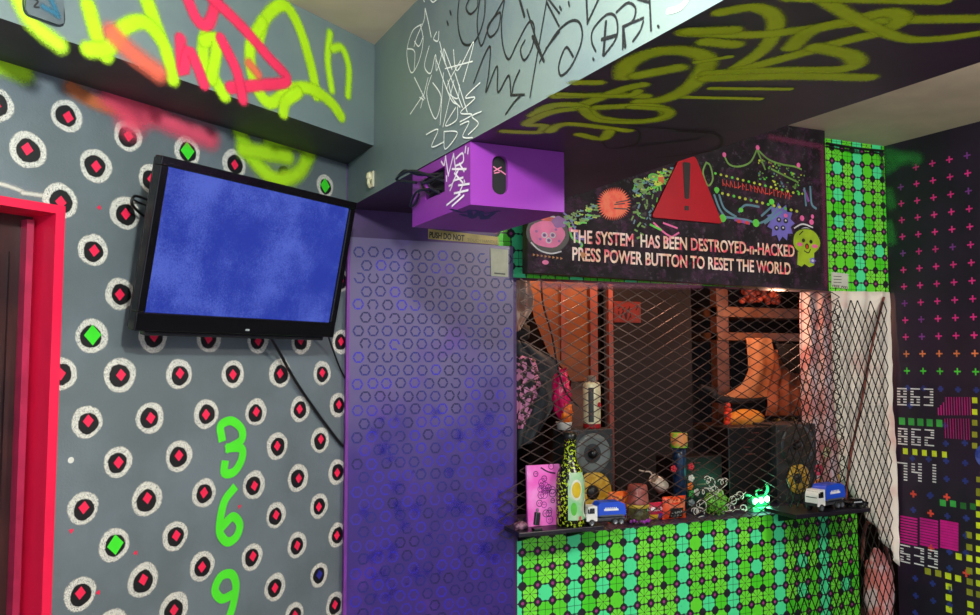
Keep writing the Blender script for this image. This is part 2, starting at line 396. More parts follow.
# the painted numbers 3 6 9
strokes(m, LW, z5, [[(592,140),(590,108),(618,96),(645,118),(644,148),(612,168)], [(612,168),(645,170),(645,200),(625,232),(600,236),(600,212)]], 21, .0020, 12)
strokes(m, LW, z5, [[(622,280),(600,310),(588,360),(588,398),(608,420),(632,404),(640,372),(622,352),(600,372)]], 21, .0020, 12)
strokes(m, LW, z5, [[(620,560),(592,572),(574,548),(590,512),(618,506),(630,535),(622,590),(604,640)]], 21, .0020, 12)
wl = m.build('wall_left', [GREY, RING, BLK, PINK, NEON, BLUE, LIME, PNK, HAZE_P, ORG, HAZE_L, M('d8d8d0', .6), M('52e82c', .5, var=.03), SPRAY('dcd8cc', .0, .9)], kind='structure', loc=(CORNER))

# ---------- door in the left wall
REDP = M('f01848', .38, var=.04, scale=3)
m = MB(); ft = .022; fo = LW.px(54.5, 390)[0]
tt = LW.px(60, 207)[1]
m.box(LW, dr, fo, 0, tt, -.0, ft, 0); m.box(LW, dl-(fo-dr), dl, 0, tt, 0, ft, 0); m.box(LW, dl, dr, dtop, tt, 0, ft, 0)
m.box(LW, dr, dr+.01, 0, dtop, -.165, .001, 0); m.box(LW, dl-.01, dl, 0, dtop, -.165, .001, 0); m.box(LW, dl, dr, dtop, dtop+.01, -.165, .001, 0)
dfr = m.build('door_1', REDP, kind='structure')
m = MB(); m.box(LW, dl, dr, .005, dtop, -.16, -.09); m.box(LW, dr-.06, dr-.048, .1, dtop-.1, -.09, -.08)
m.build('door_leaf', M('2a1518', .35, c2='3d2220', scale=6), parent=dfr)
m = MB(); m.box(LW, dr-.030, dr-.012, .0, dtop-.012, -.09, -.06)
m.build('door_stop_reflection', M('b02a50', .35), parent=dfr)  # a pinkish reflection beside the leaf, put into this strip's colour

# ---------- left soffit
m = MB(); cs = 0
uE = 0.25
m.face([SF.p(-4.5, SB), SF.p(uE, SB), SF.p(uE, CEIL), SF.p(-4.5, CEIL)], 0)
m.face([SF.p(-4.5, SB), SF.p(-4.5, SB, -off), SF.p(uE, SB, -off), SF.p(uE, SB)], 1)
LSM = [(0.0, LIME), (0, PNK)]
strokes(m, SF, z1, [[(40,-25),(85,60),(165,125)]], 50, .0010, 4)
strokes(m, SF, z1, [[(235,15),(262,105),(285,150)], [(385,-20),(425,95)], [(235,132),(290,128),(330,75),(385,60),(430,105),(452,165),(462,215)]], 42, .0012, 2)
strokes(m, SF, z1, [[(550,95),(545,160),(600,255)], [(545,110),(580,110),(565,210)]], 36, .0012, 2)
strokes(m, SF, z1, [[(690,110),(712,45),(760,15),(800,75),(832,180),(846,255)], [(700,60),(668,130),(682,225),(722,275),(775,240),(832,238),(885,275),(912,312)], [(757,300),(765,270),(800,245)]], 34, .0014, 2)
strokes(m, SF, z1, [[(882,90),(876,160),(887,240)], [(890,130),(915,130),(932,180),(930,255)]], 26, .0013, 4)
strokes(m, SF, z1, [[(498,-10),(528,55),(558,62),(580,-10)], [(560,-10),(640,65),(715,150),(768,215),(690,228),(615,235)], [(482,105),(488,200),(505,135),(545,225)], [(590,105),(632,190),(648,265)]], 32, .0017, 3)
strokes(m, SF, z1, [[(300,90),(350,140),(430,200)]], 58, .0018, 5)
strokes(m, SF, z1, [[(665,170),(690,200)]], 30, .0019, 5)
strokes(m, SF, z1, [[(60,-5),(66,35),(100,52),(166,68),(166,0)]], 4, .0022, 6, )
tg = m.build('trim_1', [GREYB, DKGREY, LIME, PNK, HAZE_L, SPRAY('f06a50', .1, .85), M('16202a', .5)], kind='structure', loc=CORNER)
pl = MB(); a = SF.px(24, 0); fr_ = SF
c0 = SF.px(24, -14); c1 = SF.px(62, -14); c2 = SF.px(61, 25); c3 = SF.px(24, 12)
pts = [SF.px(*q) for q in ((24,-20), (24,10), (27,15), (57,25.5), (62,24), (62,-12))]
pl.prism(SF, pts[::-1], .002, .008, 0)
wp = pl.build('wall_plate', M('5b666c', .4), bevel=.001, label='small grey rounded wall plate with a blue smear high on the left soffit', cat='wall plate')
pl = MB(); strokes(pl, SF, z1, [[(128,-5),(142,25),(150,45)], [(110,20),(145,40)]], 22, .0090, 0)
pl.build('blue_smear', SPRAY('2a6a86', .1, .9), parent=wp)
pl = MB(); strokes(pl, SF, z1, [[(80,-2),(96,6),(86,20),(98,22)]], 4, .0092, 0); pl.build('pen_mark', M('101418', .5), parent=wp)

# ---------- main beam
far = BF.px(380, 190)[0]
uF = -1.45
while (BF.p(uF, 0).y) > YF: uF += .01
m = MB(); uN = 3.2
L0 = BF.p(uF, MBZ); Lw = LW
# extend left face to the left wall
m.face([BF.p(uN, MBZ), BF.p(uF, MBZ), BF.p(uF, CEIL), BF.p(uN, CEIL)], 0)
m.face([BU.p(uN, 0), BU.p(uN, bw), BU.p(uF, bw), BU.p(uF, 0)], 1)
m.face([BU.p(uN, bw), BU.p(uF, bw), BU.p(uF, bw, MBZ-CEIL), BU.p(uN, bw, MBZ-CEIL)], 1)
za = rgn(400, 0, 4.1); zb = rgn(540, 0, 5.126)
BKM, WHM = 2, 3
strokes(m, BF, za, [[(245,-10),(238,60),(243,130),(262,180),(300,178),(330,130),(348,60),(350,-10)], [(290,-10),(272,30),(290,58),(318,30),(320,-10)],
  [(330,-10),(318,100),(335,188),(372,95),(412,52),(404,118),(372,152),(360,112),(392,62),(432,-10)],
  [(432,-10),(418,90),(424,190),(448,243),(482,178),(530,92),(552,110),(545,190),(512,247),(496,205),(514,166)],
  [(523,40),(550,130),(592,252)], [(606,-10),(578,150),(552,300),(535,398)], [(610,-5),(656,55)], [(656,130),(600,200)],
  [(305,340),(345,235),(372,193),(366,300),(355,378),(400,272),(404,378),(448,310),(458,392),(470,340),(492,290)], [(456,390),(512,388)], [(495,395),(470,420),(436,468)],
  [(195,88),(200,102)], [(207,45),(212,60)]], 8, .0012, BKM)
strokes(m, BF, za, [[(490,-10),(512,68)], [(545,150),(592,250)]], 12, .0014, BKM)
strokes(m, BF, zb, [[(35,10),(100,135)], [(0,320),(30,260),(90,165),(160,108),(208,122),(216,210),(165,335),(112,388),(98,345),(115,280),(140,243),(172,290)],
  [(288,262),(268,215),(275,150),(345,75),(392,92),(395,190),(330,285)], [(340,112),(325,282)], [(318,205),(395,180)],
  [(395,62),(452,15),(492,42),(480,105),(432,138)], [(430,135),(532,92)], [(532,110),(515,160),(480,210)], [(428,135),(428,250)], [(565,-10),(572,155)], [(275,300),(279,306)], [(608,133),(613,138)],
  [(105,35),(112,50)], [(150,10),(154,30)], [(505,-5),(560,10)]], 11, .0012, BKM)
strokes(m, BF, zb, [[(340,112),(328,282)], [(320,202),(392,182)], [(430,150),(440,240)]], 16, .0013, BKM)
strokes(m, BF, zb, [[(240,-10),(246,120)], [(246,118),(305,-10)]], 13, .0012, BKM)
strokes(m, BF, za, [[(90,100),(52,130),(30,215),(48,298),(80,250),(97,165),(85,102)], [(105,35),(118,90),(130,152)], [(105,38),(100,85),(72,150),(60,190)], [(33,200),(62,212),(60,290)],
  [(152,132),(140,160),(158,168),(162,130)], [(122,190),(103,270),(128,300),(148,225),(152,290),(172,230)], [(165,172),(188,262),(182,200),(216,285)], [(62,170),(80,190),(98,150)],
  [(222,205),(238,290),(305,172),(262,335)], [(188,282),(300,252)], [(62,318),(105,405)], [(98,390),(45,468)], [(118,320),(88,442)], [(84,400),(100,410)],
  [(132,310),(113,390),(148,488),(172,400),(138,340)], [(150,240),(208,398),(238,428)], [(200,330),(218,400),(250,440)], [(182,300),(168,512)], [(225,330),(180,520)],
  [(252,250),(196,360),(238,405),(248,350)], [(332,340),(272,400),(312,402),(252,462),(300,470),(250,500)], [(232,442),(190,515),(236,492),(240,440)], [(170,210),(260,440)], [(230,300),(280,460)],
  [(112,552),(160,532),(134,602),(185,582)], [(185,540),(240,545),(190,612),(185,540)], [(252,512),(288,500),(262,560),(302,565)], [(338,458),(300,478),(326,508),(285,552)],
  [(98,-10),(104,8)], [(125,-8),(140,10),(165,-10)]], 6, .0016, WHM)
strokes(m, BF, zb, [[(660,58),(700,48),(735,28),(762,-10)]], 24, .0014, WHM)
zc = rgn(640, 0, 2.674); zd = rgn(340, 0, 2.675)
YL = 4
strokes(m, BU, zc, [[(215,32),(300,18),(352,35),(362,72),(330,130),(255,182)], [(120,85),(300,92),(420,80),(620,55),(930,48)],
  [(405,126),(455,82),(560,55),(660,32),(700,50),(640,85),(560,105),(400,150),(280,182),(180,200)], [(480,-10),(580,50),(700,100),(800,102),(905,88)],
  [(400,-8),(560,-5),(810,0)], [(180,196),(350,188),(520,185),(575,172),(560,145),(470,125)], [(180,208),(400,202),(610,206)]], 26, .0010, YL)
strokes(m, BU, zc, [[(190,235),(400,237)], [(100,258),(320,263)], [(150,165),(240,150)]], 17, .0012, YL)
strokes(m, BU, zb, [[(430,390),(445,330),(560,272),(700,255),(830,280),(850,340),(770,440),(640,505),(500,520)], [(500,385),(600,365),(705,345)], [(760,160),(990,150)], [(850,210),(1000,225)]], 52, .0013, YL)
strokes(m, BU, zb, [[(80,490),(350,485),(540,490)], [(225,530),(330,490),(440,450),(530,430)], [(-30,590),(60,540),(200,540),(300,600),(480,620),(620,605),(650,570),(560,540),(300,548)], [(180,420),(300,420)]], 36, .0014, YL)
strokes(m, BU, zd, [[(440,350),(530,352),(545,335),(500,330),(560,300),(640,288)], [(650,290),(690,320),(800,325),(870,310),(870,292),(780,285)], [(560,350),(610,330),(770,348)], [(640,358),(700,370),(720,350)], [(590,250),(760,255),(800,240)]], 22, .0015, YL)
strokes(m, BU, zd, [[(700,380),(760,345),(800,350),(790,385),(720,395),(700,370)], [(740,330),(900,345),(1000,350)], [(800,390),(960,370)], [(850,420),(1000,400),(1010,360),(900,350)]], 3, .0016, 5)
m.build('trim_2', [GREYB, UNDER, MARK('1a1d20', .7), MARK('f2f6f0', .3), SPRAY('c4d80c', .35, .95), M('120a16', .5)], kind='structure', loc=(BF.p(0, MBZ)))

# ---------- ceiling, floor, right wall, front wall, booth
m = MB(); m.face([(-3, -2.2, CEIL), (-3, YF+.1, CEIL), (5, YF+.1, CEIL), (5, -2.2, CEIL)], 0); m.build('ceiling', BEIGE, kind='structure')
m = MB(); m.face([(-3, -2.2, 0), (5, -2.2, 0), (5, 4.9, 0), (-3, 4.9, 0)], 0); m.build('floor', M('8c827c', .6, scale=5), kind='structure')
m = MB(); m.face([RW.p(0, 0), RW.p(4.6, 0), RW.p(4.6, CEIL), RW.p(0, CEIL)], 0)
PKX, ORX, GRX, BLX, SQG, SQY, MAG, WHX, RDX, VIX = 1, 2, 3, 4, 5, 6, 7, 8, 9, 10
def cross(u, w_, r, mat, th=.3, n=.001):
    a = r*th
    m.poly(RW, [(u-r, w_-a), (u+r, w_-a), (u+r, w_+a), (u-r, w_+a)], n, mat); m.poly(RW, [(u-a, w_-r), (u+a, w_-r), (u+a, w_+r), (u-a, w_+r)], n+.0002, mat)
ua = RW.px(903, 252)[0]; ub = RW.px(971, 252)[0]; du = (ub-ua)/4
wa = RW.px(921, 166)[1]; wb = RW.px(921, 371)[1]; dw = (wa-wb)/12
for i in range(0, 14):
    for j in range(13):
        if i == 0 and j == 0: continue
        u = ua+du*i; w_ = wa-dw*j; mt = PKX if j < 11 else (ORX if j == 11 else GRX)
        if j < 11 and random.random() < .15: mt = VIX
        cross(u, w_, .0165, mt, .22)
        if mt == VIX:
            pass
    cross(ua+du*i, wb-dw, .014, BLX, .45)
zr = rgn(885, 370, 4.73); zs = rgn(885, 490, 4.92)
def rq(f, x0, y0, x1, y1, mat, n=.0012):   # rectangle upright in the wall's plane, measured by two corners
    a = RW.px(*f(x0, y0)); b_ = RW.px(*f(x1, y1)); ym = (y0+y1)/2
    c = RW.px(*f((x0+x1)/2, y0)); d = RW.px(*f((x0+x1)/2, y1))
    m.poly(RW, [(a[0], d[1]), (b_[0], d[1]), (b_[0], c[1]), (a[0], c[1])], n, mat)
for k, x in enumerate((66, 110, 153, 197, 243)): rq(zr, x, 225+k*2.5, x+30, 259+k*2.5, SQG)
for k, x in enumerate((85, 130, 175, 222, 270)): rq(zr, x, 370+k*4, x+24, 398+k*4, SQY)
for y in (130, 185, 236, 292, 345): rq(zr, 412, y, 438, y+27, SQY if y < 200 else 11)
for y in (505, 560): rq(zr, 432, y, 452, y+26, 11)
for x, y, c in ((270,48,SQG),(320,52,SQG),(370,62,12),(418,66,12),(398,206,11),(400,266,11),(348,312,SQY),(400,320,SQY),(400,382,11),(402,436,11),(402,488,11),(405,548,SQY),(405,600,SQY),
                (196,385,11),(247,395,11),(296,408,SQY),(345,420,SQY),(299,460,SQY),(299,514,SQY),(300,572,SQY)): rq(zs, x, y, x+31, y+31, c)
for y in (0, 50, 106, 160, 216, 276, 330, 385, 445, 500): rq(zs, 448, y, 478, y+30, SQY if y % 100 else 11)
for (x, y) in ((140,20), (225,115), (305,35), (400,410), (228,285)):
    u, w_ = RW.px(*zs(x, y)); cross(u, w_, .017, RDX, .3)
for (x, y) in ((140,98), (225,25), (308,128), (400,138), (318,305), (318,385), (150,435), (235,460), (152,520), (238,545), (320,490), (320,565), (398,310), (150,605), (398,225)):
    u, w_ = RW.px(*zs(x, y)); cross(u, w_, .015, BLX, .4); 
for (x, y) in ((285,262), (288,348), (378,345), (130,418), (207,422), (292,515), (380,440), (380,525), (212,595), (120,168), (290,430)):
    u, w_ = RW.px(*zr(x, y)); cross(u, w_, .015, BLX, .4)
for k in range(13): rq(zr, 250+k*12.5, 128 if k > 2 else 178-k*12, 257+k*12.5, 214, MAG)
for k in range(10): rq(zr, 282+k*12.6, 230, 289+k*12.6, 322+k*1, MAG)
for b_ in ((76, 160), (172, 262), (272, 362)):
    for k in range(10): rq(zs, b_[0], 132+k*14+(b_[0]-76)*.11, b_[1], 141+k*14+(b_[0]-76)*.13, MAG)
DIG = {'8': 'abcdefg', '6': 'acdefg', '3': 'abcdg', '2': 'abdeg', '7': 'abc', '4': 'bcfg', '1': 'bc', '9': 'abcdfg', 'O': 'abcdef'}
def dash(f, x0, x1, y): rq(f, x0, y-3.2, x1, y+3.2, WHX, .0015)
def num(f, s, x0, y0, cw, h, sl):       # digits made of short white dashes
    for k, ch in enumerate(s):
        x = x0+k*cw; y = y0+k*cw*sl; W = cw*.72; seg = DIG[ch]; rows = 7
        for r_ in range(rows):
            yy = y+h*r_/(rows-1); part = []
            if r_ == 0 and 'a' in seg: part.append((0, 1))
            elif r_ == 3 and 'g' in seg: part.append((0, 1))
            elif r_ == 6 and 'd' in seg: part.append((0, 1))
            else:
                if r_ <= 3 and 'f' in seg or r_ >= 3 and 'e' in seg: part.append((0, .34))
                if r_ <= 3 and 'b' in seg or r_ >= 3 and 'c' in seg: part.append((.64, 1))
            for a, b_ in part: dash(f, x+a*W, x+b_*W, yy)
num(zr, '863', 58, 88, 63, 76, .02); num(zr, '862', 62, 278, 63, 72, .05); num(zr, '741', 58, 440, 68, 80, .07); num(zs, '639', 76, 274, 68, 80, .18)
u, w_ = RW.px(984, 456); m.disc(RW, u, w_, .05, .002, 13, 30, 0, .8)
# green overspray at the corner
strokes(m, RW, rgn(890, 130, 4.73), [[(-5,110),(60,140)], [(-5,140),(90,130),(130,140)], [(-8,180),(15,170)], [(-8,300),(8,350)], [(-8,450),(8,520)]], 60, .0016, 14)
m.build('wall_right', [NIGHT, M('e8308e', .5), M('f08850', .5), M('4fe03c', .5), M('2c3c8c', .5), M('3fb84c', .5), M('d8f02a', .5), M('d0148e', .5), M('f0f4f0', .5), M('e8503c', .5), M('8a3c9c', .5), M('a0a82a', .5), M('2c7a34', .5), M('2a3f9c', .5, c2='5a70c8', scale=30), SPRAY('3a9a4a', .0, .6)], kind='structure', loc=RC)

xl = atY(517, 536, YF).x; xr = RC.x; x857 = atY(857, 515, YF).x; OT = atY(828, 291, YF).z; CT = atY(770, 515, YF).z-.009; xh = atY(497, 240, YF-.02).x
print('opening', xl, xr, x857, OT, CT, xh)
CELL = .0685
m = MB()
def wq(x0, x1, z0, z1_, mat, y=YF, uvc=False):
    pts = [(x0, y, z0), (x1, y, z0), (x1, y, z1_), (x0, y, z1_)]
    m.face(pts, mat, [((p[0]-xl)/CELL+.35, p[2]/CELL+.2) for p in pts])
wq(CORNER.x, xh, 0, CEIL, 0); wq(xh, xl, 0, OT-.0, 0); wq(xh, xr, OT, CEIL, 1)
for pts in ([(xl, YF, 0), (xl, YF+.1, 0), (xl, YF+.1, OT), (xl, YF, OT)], [(xl, YF, OT), (xr, YF, OT), (xr, YF+.1, OT), (xl, YF+.1, OT)]): m.face(pts, 0)
m.build('wall_front', [PURW, TILES], kind='structure')
YB = 4.55
m = MB(); DB = 0
m.face([(xl-.35, YB, 0), (4.4, YB, 0), (4.4, YB, 2.4), (xl-.35, YB, 2.4)], 0)
m.face([(xl-.35, YF+.1, 0), (xl-.35, YB, 0), (xl-.35, YB, 2.4), (xl-.35, YF+.1, 2.4)], 0)
m.face([(4.4, YF+.1, 0), (4.4, YB, 0), (4.4, YB, 2.4), (4.4, YF+.1, 2.4)], 0)
m.face([(xl-.35, YF+.1, 2.4), (4.4, YF+.1, 2.4), (4.4, YB, 2.4), (xl-.35, YB, 2.4)], 0)
m.face([(xl-.35, YF+.1, 0), (xl, YF+.1, 0), (xl, YF+.1, 2.4), (xl-.35, YF+.1, 2.4)], 0)
m.face([(xl, YF+.1, OT), (4.4, YF+.1, OT), (4.4, YF+.1, 2.4), (xl, YF+.1, 2.4)], 0)
m.build('wall_back', M('1f1210', .8, var=.3, scale=3), kind='structure')
# thin plastered lip where ceiling meets the green wall
m = MB(); a = atY(826, 143, YF-.01).x
m.tube([(a, YF-.012, CEIL-.03), ((a+xr)/2, YF-.014, CEIL-.035), (xr-.02, YF-.014, CEIL-.03)], .006, 6)
m.tube([(a, YF-.014, CEIL-.045), ((a+xr)/2, YF-.02, CEIL-.06), (xr-.05, YF-.02, CEIL-.055), (xr-.03, YF-.02, CEIL-.2)], .003, 6)
m.build('trim_3', M('161214', .5), kind='structure')

# ================================================================== THINGS
# ---------- purple hexagon panel
yp = YF-.022
pt = atY(420, 241, yp).z; pxr = atY(513.5, 400, yp).x; pxl = CORNER.x+.012
root = empty('patterned_panel', ((pxl+pxr)/2, yp, 0), 'tall violet board stencilled all over with blue hexagon rings, left of the counter', 'panel')
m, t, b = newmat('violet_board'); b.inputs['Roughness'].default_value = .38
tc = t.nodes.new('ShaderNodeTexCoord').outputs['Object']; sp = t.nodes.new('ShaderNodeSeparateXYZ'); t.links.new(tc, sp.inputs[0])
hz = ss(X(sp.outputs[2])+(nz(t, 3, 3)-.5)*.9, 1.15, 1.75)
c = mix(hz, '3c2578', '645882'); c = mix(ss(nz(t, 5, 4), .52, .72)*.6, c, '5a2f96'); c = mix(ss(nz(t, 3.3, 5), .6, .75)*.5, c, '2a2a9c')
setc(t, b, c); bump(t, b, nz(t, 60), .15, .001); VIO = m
FP = Fr((0, yp, 0), (1,0,0), UP, (0,-1,0))
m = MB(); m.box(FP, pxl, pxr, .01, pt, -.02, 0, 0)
HR, CW, RH = .0215, .0565, .0505
z = pt-.055; row = 0
while z > .55:
    x = pxl+.035+(row % 2)*CW/2
    while x < pxr-.02:
        jx, jz = random.uniform(-.002, .002), random.uniform(-.002, .002); mt = 1 if random.random() < .8 else 2
        if z < 1.5 and random.random() < .4: mt = 2
        for k in range(6):
            if random.random() < .02: continue
            a0 = k*PI/3+.05; a1 = (k+1)*PI/3-.05; ro, ri = HR*1.12, HR*.78
            def cp(a, r_):
                q = k*PI/3; A = Vector((math.cos(q), math.sin(q))); B_ = Vector((math.cos(q+PI/3), math.sin(q+PI/3))); s_ = .5+(a-q-PI/6)/(PI/3); v = A.lerp(B_, s_); return (x+jx+v.x*r_, z+jz+v.y*r_)
            m.face([FP.p(*cp(a0, ri), .0006), FP.p(*cp(a0, ro), .0006), FP.p(*cp(a1, ro), .0006), FP.p(*cp(a1, ri), .0006)], mt)
        x += CW
    z -= RH; row += 1
for k in range(60):
    x = random.uniform(pxl+.05, pxr-.03); z = random.uniform(.75, 1.45); m.disc(FP, x, z, random.uniform(.01, .04), .0009, 3, 12, .25)
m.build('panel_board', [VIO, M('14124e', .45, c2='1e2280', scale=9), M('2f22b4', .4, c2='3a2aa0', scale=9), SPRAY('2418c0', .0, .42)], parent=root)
m = MB(); m.box(FP, CORNER.x, pxl, .0, pt+.01, -.02, .006); m.build('edge_strip', M('7a2f96', .4), parent=root, bevel=.002)
# ---------- tape label & stickers
FT = Fr((0, YF, 0), (1,0,0), UP, (0,-1,0))
m = MB(); P = [FT.px(*q) for q in ((428,229), (498,237), (499,245), (428,239))]; 
m.prism(FT, P[::-1], .001, .003, 0)
m.text(FT, 'PUSH DO NOT', FT.px(429,237.5), FT.px(464,241), .024, .003, .0036, 1, .035)
m.text(FT, 'TOUCH HANDLE', FT.px(467,241.3), FT.px(497,243.8), .013, .003, .0034, 2)
m.build('tape_label', [M('b8a45a', .5, var=.2), M('15120a', .5), M('7c7250', .5)], label='strip of yellow masking tape with hand lettering above the violet board', cat='tape')
m = MB(); FS = Fr((0, yp-.0, 0), (1,0,0), UP, (0,-1,0)); P = [FS.px(*q) for q in ((490,248), (508,250), (508,277), (491,276))]
m.prism(FS, P[::-1], .001, .0025, 0); P = [FS.px(*q) for q in ((494,272.5), (505,273.5), (505,275), (494,274))]; m.poly(FS, P[::-1], .0028, 1)
m.build('sticker', [M('b5b9a0', .5, var=.1), M('55584c', .5)], label='small pale sticker on the top right corner of the violet board', cat='sticker')
m = MB(); P = [FT.px(*q) for q in ((831,272), (848,274), (848,289), (831,287))]; m.prism(FT, P[::-1], .001, .003, 0)
for y in (276, 279, 282): m.poly(FT, [FT.px(*q) for q in ((833,y), (833,y+.6), (841,y+1), (841,y+.4))], .0033, 1)
m.text(FT, 'FREE WiFi', FT.px(832,287), FT.px(847,288.6), .012, .003, .0036, 1, .01)
m.build('notice_sticker', [M('cfd2c4', .5, var=.06), M('16181a', .5)], label='small white printed notice on the green tiles right of the painted sign', cat='sticker')

# ---------- service counter with green tiles
root = empty('service_counter', ((xl+x857)/2, YF+.2, 0), 'service counter faced with lime and mint flower stencil tiles', 'counter')
m = MB()
pts = [(xl, YF, 0), (x857, YF, 0), (x857, YF, CT-.0), (xl, YF, CT)]; pts = [(p[0], p[1]-.0005, min(p[2], CT) + (.0095 if p[2] > .1 else 0)) for p in pts]; m.face(pts, 0, [((p[0]-xl)/CELL+.65, p[2]/CELL+.4) for p in pts])
m.box(Fr((0, YF, 0), (1,0,0), UP, (0,-1,0)), xl, x857, 0, CT-.001, -.03, -.001, 1); m.build('front_panel', [TILES, M('241830', .6)], parent=root)
m = MB(); m.box(FT, xl, x857, CT, CT+.012, -.45, -.0005); m.build('worktop', M('2c2338', .45, c2='3c2c50', scale=8), parent=root, bevel=.002)
for x_ in (xl, x857-.03): m = MB(); m.box(FT, x_, x_+.03, 0, CT, -.45, -.03); m.build('side_panel', M('2a1c2c', .6), parent=root)
TOP = CT+.012

# ---------- display shelves
def shelf(ax, ay, bx, by, dep, label):
    Y = YF-.035-dep; a = atY(ax, ay, Y); b_ = atY(bx, by, Y); zt = (a.z+b_.z)/2
    r = empty('display_shelf', ((a.x+b_.x)/2, Y+dep/2, zt-.02), label, 'shelf', 'small dark ledges on the counter front')
    m = MB(); m.box(FT, a.x, b_.x, zt-.018, zt, .0, YF-Y); m.build('shelf_board', M('1b1620', .35), parent=r, bevel=.003)
    for s_ in (.2, .8):
        x = a.x+(b_.x-a.x)*s_; m = MB(); m.prism(Fr((x, 0, 0), (0,-1,0), UP, (1,0,0)), [(-YF, zt-.018), (-YF, zt-.07), (-YF+.006, zt-.07), (-Y-.02, zt-.024), (-Y-.02, zt-.018)], -.008, .008)
        m.build('bracket', M('141216', .4, metal=.5), parent=r)
    return zt, Y, dep, a.x, b_.x
ZL, YL_, DL, XL0, XL1 = shelf(519, 532, 604, 526.5, .13, 'dark shelf ledge at the counter left end carrying bottle, pink card and truck')
ZR, YR_, DR, XR0, XR1 = shelf(796, 515, 871, 508, .17, 'dark shelf ledge at the counter right end carrying a toy truck')

# ---------- sign board
YS = YF-.106; FSg = Fr((0, YS, 0), (1,0,0), UP, (0,-1,0)); sT = .05
P = lambda x, y: FSg.px(x, y)
# where the underside of the beam ends over the sign
ub_ = BU.p(-1.35, bw); lo = BU.p(-1.35+.5, bw)
tpar = (YS-ub_.y)/(lo.y-ub_.y); xb = (ub_+(lo-ub_)*tpar).x + .012
bl, br, tr = P(527.5, 272.5), P(829, 291), P(825, 143)
zcut = MBZ-.012
print('sign', bl, br, tr, 'beam edge x', xb, MBZ)
tl = (bl[0]+.002, zcut)
topz = CEIL-.003
outline = [bl, br, (tr[0], topz), (xb, topz), (xb, zcut), tl]
root = empty('painted_sign', ((bl[0]+br[0])/2, YF-.06, bl[1]), 'dark graffiti sign board with pink lettering and a red warning triangle over the counter', 'sign')
m, t, b = newmat('mottled_board'); b.inputs['Roughness'].default_value = .7; b.inputs['Specular IOR Level'].default_value = .2
c = mix(ss(nz(t, 9, 5), .4, .65), '191418', '2a2229'); c = mix(ss(nz(t, 14, 7, .75), .50, .66)*.8, c, '4c2a46'); c = mix(ss(nz(t, 55, 5), .58, .68)*.6, c, '4c4a50')
setc(t, b, c); bump(t, b, nz(t, 70), .3, .001); BRD = m
m = MB(); m.prism(FSg, outline, -sT, 0, 0, 1)
# the purple rust border at the top and right
strokes(m, FSg, rgn(0, 0, 1), [[(770,137),(822,147)], [(822,150),(826,285)], [(540,285),(700,286)]], 9, .0008, 2)
m.build('board', [BRD, M('5a5a34', .6, c2='33352a'), SPRAY('6a2a48', .0, .7)], parent=root)
LET, t, b = newmat('lettering_paint'); c = mix(ss(nz(t, 26, 3), .42, .6), 'f0c8a8', 'f0506a'); setc(t, b, mix(ss(nz(t, 9, 2), .45, .6)*.7, c, 'fff6ea'))
m = MB(); z8 = rgn(510, 130, 3.06)
m.text(FSg, 'THE SYSTEM  HAS BEEN DESTROYED-n-HACKED', P(*z8(186, 344)), P(*z8(870, 388)), .056, .001, .0025, 0, .02)
m.build('lettering', LET, parent=root, label='upper line of pink and cream lettering'); m = MB()
m.text(FSg, 'PRESS POWER BUTTON TO RESET THE WORLD', P(*z8(190, 398)), P(*z8(858, 442)), .056, .001, .0025, 0, .02)
m.build('lettering', LET, parent=root, label='lower line of pink and cream lettering')
m = MB()
def rpoly(pts, rad=.012, k=4):
    out = []
    for i, p in enumerate(pts):
        p = Vector(p); a = Vector(pts[i-1])-p; b_ = Vector(pts[(i+1) % len(pts)])-p
        ra = min(rad, a.length*.45, b_.length*.45); A = p+a.normalized()*ra; B_ = p+b_.normalized()*ra
        for j in range(k+1):
            s_ = j/k; out.append(tuple((1-s_)**2*A+2*s_*(1-s_)*p+s_*s_*B_))
    return out
tri = [P(*z8(428, 268)), P(*z8(645, 288)), P(*z8(562, 82)), P(*z8(518, 80))]
m.prism(FSg, rpoly(tri, .02), .001, .012, 0)
tq = m.build('warning_triangle', M('b00a20', .5, var=.04, spec=.25), parent=root, label='red warning triangle', bevel=.002)
m = MB(); m.prism(FSg, rpoly([P(*z8(529,212)), P(*z8(543,213)), P(*z8(547,102)), P(*z8(523,100))], .008), .012, .0135, 0)
m.prism(FSg, rpoly([P(*z8(529,247)), P(*z8(542,248)), P(*z8(542,234)), P(*z8(529,233))], .003), .012, .0135, 0); m.build('exclamation_mark', M('16080c', .4), parent=tq)
m = MB(); cc = Vector(P(*z8(318, 226))); sp_ = []
for k in range(84):
    a = 2*PI*k/84; r_ = (.078 if k % 2 else .058)*(1+.12*math.sin(2*a+1)); sp_.append((cc.x+r_*math.cos(a), cc.y+r_*1.05*math.sin(a)))
vs = [FSg.p(cc.x, cc.y, .0012)]+[FSg.p(x, y, .0010) for x, y in sp_]; m.idx(vs, [(0, 1+i, 1+(i+1) % 84) for i in range(84)], 0)
strokes(m, FSg, z8, [[(320,228),(350,225)], [(318,240),(360,242)], [(325,222),(362,215)]], 3, .0015, 1)
m.build('spiky_burst', [M('f0401e', .5, c2='f06a3c', scale=30), M('201010', .5)], parent=root, label='orange red spiky burst')
